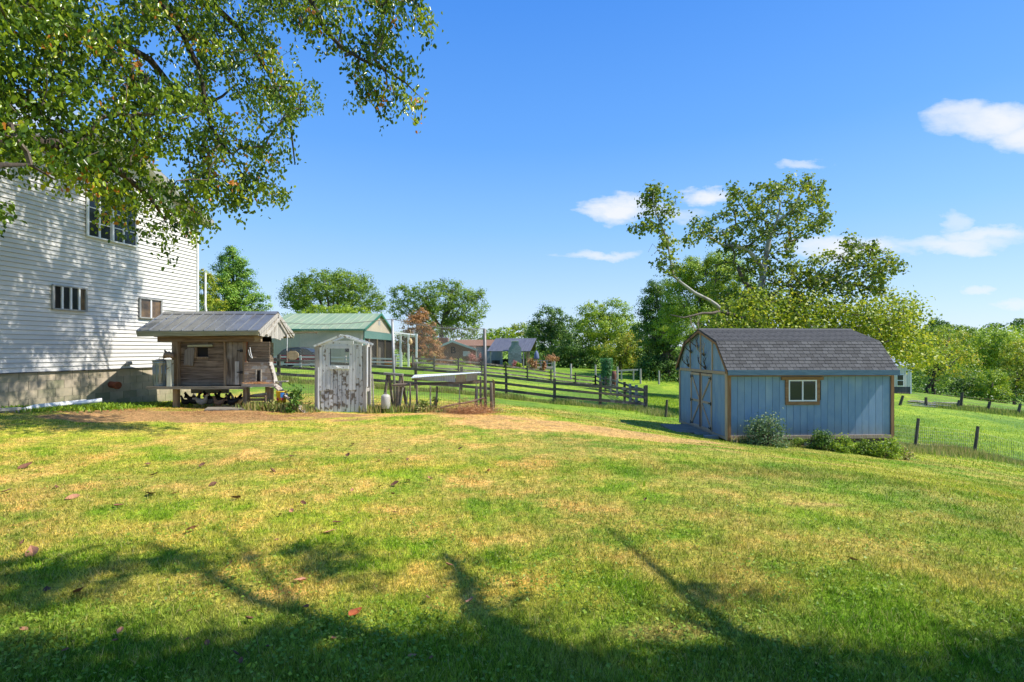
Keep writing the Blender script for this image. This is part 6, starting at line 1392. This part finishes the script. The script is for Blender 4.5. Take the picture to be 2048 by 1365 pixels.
# dead brush pile
n = 2600; c = np.array([X(942,12.75),12.75,0]); u = rng.normal(size=(n,3))*np.array([.34,.22,.10]); p = c+u; p[:,2] = gza(p[:,0],p[:,1])+abs(u[:,2])*1.3
A = rng.normal(size=(n,3)); A[:,2] *= .35; V, Fc, k = leaf_arrays(p, A, rnd_unit(n), rng.uniform(.05,.28,n), np.full(n,.007)); setp(link('brush_pile', arr_mesh('brush_pile', V, Fc, GREENS['brown'], np.repeat(rng.uniform(.1,1,n),k))), 'heap of dead brown vines and straw at the right foot of the chicken run', 'brush pile', None, 'stuff')
n = 5000; xs_ = rng.uniform(-9.2,-4.6,n); ys_ = rng.normal(size=n)*.55+12.2; p = np.stack([xs_,ys_,gza(xs_,ys_)+.012],1); A = rng.normal(size=(n,3)); A[:,2] *= .1
V, Fc, k = leaf_arrays(p, A, np.tile([0,0,1.],(n,1))+rng.normal(size=(n,3))*.4, rng.uniform(.02,.07,n), np.full(n,.008)); setp(link('dirt_litter', arr_mesh('dirt_litter', V, Fc, GREENS['brown'], np.repeat(rng.uniform(0,.9,n),k))), 'scattered straw and twig litter on the bare dirt before the coop', 'litter', None, 'stuff')
n = 1500; xs_ = X(520,13.3)+rng.normal(size=n)*.17; p = np.stack([xs_,13.22+rng.normal(size=n)*.06,.70+abs(rng.normal(size=n))*.02],1); A = rng.normal(size=(n,3)); A[:,2] = A[:,2]*.3-.2
V, Fc, k = leaf_arrays(p, A, rnd_unit(n), rng.uniform(.03,.09,n), np.full(n,.004)); setp(link('nest_straw', arr_mesh('nest_straw', V, Fc, GREENS['brown'], np.repeat(rng.uniform(.4,1,n),k))), 'loose straw spilling over the nest box shelf', 'straw', None, 'stuff')

# -------- lawn blades
def blades(n, y0, y1, hgt, wid, pw_=1.0):
    u = rng.uniform(0,1,n); y = (y0**-pw_+u*(y1**-pw_-y0**-pw_))**(-1/pw_); x = rng.uniform(-1.04,1.04,n)*y
    ok = (x > HX(y)+.4); x = x[ok]; y = y[ok]; n = len(x)
    jx = np.sin(x*9+y*4)*.5+np.sin(y*13-x*6)*.5+rng.normal(size=n)*.6
    d, e = drymask(x, y); keep = rng.uniform(0,1,n) > np.clip(e*1.3,0,.96); x, y, d, e, jx = x[keep], y[keep], d[keep], e[keep], jx[keep]; n = len(x)
    g = gza(x,y)+np.where(y < 30, (np.sin(x*3.1+y*1.7)*.006+np.sin(x*1.1-y*2.3)*.010), 0)
    h = hgt(y)*rng.uniform(.45,1.2,n)*(1+.22*jx)*(1-.45*d); h = np.maximum(h,.008); w_ = wid(y)*rng.uniform(.7,1.3,n)
    ang = rng.uniform(0,2*math.pi,n); la = rng.uniform(0,2*math.pi,n); ll = rng.uniform(.1,1.0,n)*h
    sx_ = np.stack([np.cos(ang),np.sin(ang),np.zeros(n)],1)*w_[:,None]/2; base = np.stack([x,y,g-.004],1); tip = base+np.stack([np.cos(la)*ll,np.sin(la)*ll,h],1)
    V = np.stack([base-sx_,base+sx_,tip],1).reshape(-1,3); Fc = np.arange(n*3).reshape(n,3)
    rp = lambda a: np.repeat(a,3)
    return V, Fc, rp(rng.uniform(0,1,n)), rp(d), rp(e), rp(lawnmask(x,y))
parts = [blades(230000,2.2,7.5,lambda y:.041+.0*y,lambda y:.004+.0011*(y-2)), blades(150000,6.5,21,lambda y:.034+.0008*(y-7),lambda y:.006+.0012*(y-6),.7)]
off = 0; Vs=[]; Fs=[]; at = [[],[],[],[]]
for V,Fc,a,d,e,l in parts:
    Vs.append(V); Fs.append(Fc+off); off += len(V)
    for i,q in enumerate((a,d,e,l)): at[i].append(q)
me = arr_mesh('lawn_grass', np.concatenate(Vs), np.concatenate(Fs), GB, np.concatenate(at[0]), extra={'dry':np.concatenate(at[1]),'dirt':np.concatenate(at[2]),'lawn':np.concatenate(at[3])})
setp(link('lawn_grass', me), 'short mown grass blades covering the back lawn', 'grass', None, 'stuff')
# clover / broad leaf bits in the near lawn
n = 26000; y = (2.2**-1+rng.uniform(0,1,n)*(8**-1-2.2**-1))**-1; x = rng.uniform(-1.02,1.02,n)*y; cl = np.sin(x*3.3+1)*np.sin(y*3.9)+rng.normal(size=n)*.5 > .25; x = x[cl]; y = y[cl]; n = len(x)
p = np.stack([x,y,gza(x,y)+rng.uniform(.012,.04,n)],1); nn = rng.normal(size=(n,3))*.4+np.array([0,0,1]); V, Fc, k = leaf_arrays(p, rnd_unit(n)*np.array([1,1,.2]), nn, rng.uniform(.013,.030,n), rng.uniform(.012,.026,n))
setp(link('clover', arr_mesh('clover', V, Fc, GREENS['mid'], np.repeat(rng.uniform(.3,1,n),k))), 'clover and small broad leaves scattered through the near lawn', 'clover', None, 'stuff')

# -------- fallen leaves
M_FL = [pm('fallen_leaf_brown',(.20,.085,.04),(.11,.05,.03),scale=30,rough=.7,rnd=.3,bump=.3), pm('fallen_leaf_pink',(.50,.24,.13),(.38,.17,.09),scale=30,rough=.7,rnd=.2,bump=.3), pm('fallen_leaf_orange',(.55,.13,.03),(.42,.10,.03),scale=30,rough=.6,rnd=.1,bump=.3), pm('fallen_leaf_yellow',(.55,.40,.10),(.45,.30,.08),scale=30,rough=.7,rnd=.1,bump=.3)]
FLM = []
for k in range(5):
    b = MB(); cu = random.uniform(.15,.4); prof2 = [(-1,0),(-.7,.42),(-.2,.62),(.3,.5),(.75,.25),(1.1,0)]
    vs = []; fs = []
    for i,(a,w_) in enumerate(prof2):
        for j in (-1,0,1): vs.append((a*.5,j*w_*.5,cu*(abs(j)*w_*.7+.35*a*a)+random.uniform(-.03,.03)+.02))
    for i in range(5):
        for j in range(2): fs.append((i*3+j,(i+1)*3+j,(i+1)*3+j+1,i*3+j+1))
    b.add(vs,fs); FLM.append(b)
def fallen(px, py, szpx, mi, lab, grp='fallen leaves on the lawn'):
    x, y = G(px, py); s = max(.035, 1.25*szpx/F*y)
    b = random.choice(FLM); key = (id(b), mi)
    if key not in fallen.c: fallen.c[key] = b.mesh('fallen_leaf', M_FL[mi])
    o = link('fallen_leaf', fallen.c[key]); o.location = (x,y,gz(x,y)+.018+.0*s); o.scale = (s,s*random.uniform(.8,1.1),s); o.rotation_euler = (random.uniform(-.5,.5),random.uniform(-.5,.5),random.uniform(0,6.28)); setp(o, lab, 'leaf', grp)
fallen.c = {}
for a in ((710,1233,24,2,'bright orange fallen leaf on the near lawn at the edge of the tree shadow'),(941,1209,25,1,'large pinkish brown leaf lying on the narrow branch shadow'),(66,1111,28,1,'large pinkish leaf near the left edge of the lawn'),
          (385,1063,22,1,'pinkish brown leaf at the tip of the left shadow patch'),(656,1070,24,1,'pinkish leaf in the middle of the left lawn, beside a smaller brown one'),(674,1050,16,0,'smaller curled brown leaf just above the pinkish leaf in the middle'),
          (1709,1126,16,1,'pale pink leaf alone on the right lawn'),(94,1187,18,0,'curled reddish brown leaf near the left edge, above the deep shade'),(158,1190,26,0,'long brown leaf right of the curled one near the left edge'),
          (600,1168,20,1,'flat pinkish leaf between two shadow patches'),(46,1267,16,1,'dull pink leaf in the deep shade at the lower left'),(1291,1004,10,0,'single dark leaf left of the shed bushes on the open lawn'),
          (1635,1337,12,3,'small yellow leaf in the shade at the lower right'),(1390,1354,12,3,'small yellow leaf in the shade at the bottom middle'),(237,1016,14,0,'dark curled leaf on the open left lawn'),(145,1001,20,1,'light brown leaf above the dark curled leaf'),
          (36,1039,10,3,'small yellow leaf near the left edge'),(898,1136,14,1,'small pinkish leaf touching the thin branch shadow')):
    fallen(*a)
common = 'small brown fallen leaf among many scattered on the left half of the mown lawn'
for (a,c,s) in ((14,986,18),(50,936,20),(112,978,10),(300,993,22),(347,991,10),(425,973,15),(404,934,12),(296,932,12),(308,953,12),(472,1001,16),(545,946,16),(583,916,8),(653,974,9),(704,984,9),(607,1011,12),(560,1033,10),(584,1027,12),(790,972,16),(817,965,12),(786,992,10),(761,976,8),(860,961,12),(921,900,9),(978,945,12),(696,914,13),(655,894,9),(780,905,9),(706,892,12),(815,922,8),(758,924,10),(790,1029,10),(718,1030,7),
                (464,1162,14),(589,1143,8),(460,1134,14),(240,1270,16),(230,1289,14),(130,1308,9),(855,1202,14),(613,1221,14),(378,1229,9),(320,1218,9),(666,1284,8),(481,1329,12),(824,1320,14),(415,1293,12),(536,1301,8),(375,1286,8),(555,1084,10),(45,1090,10),(498,1245,18),(470,1315,14),(862,1323,10)):
    fallen(a, c, s, random.choice((0,0,0,1)), common)
print('LEAVES', NLV)
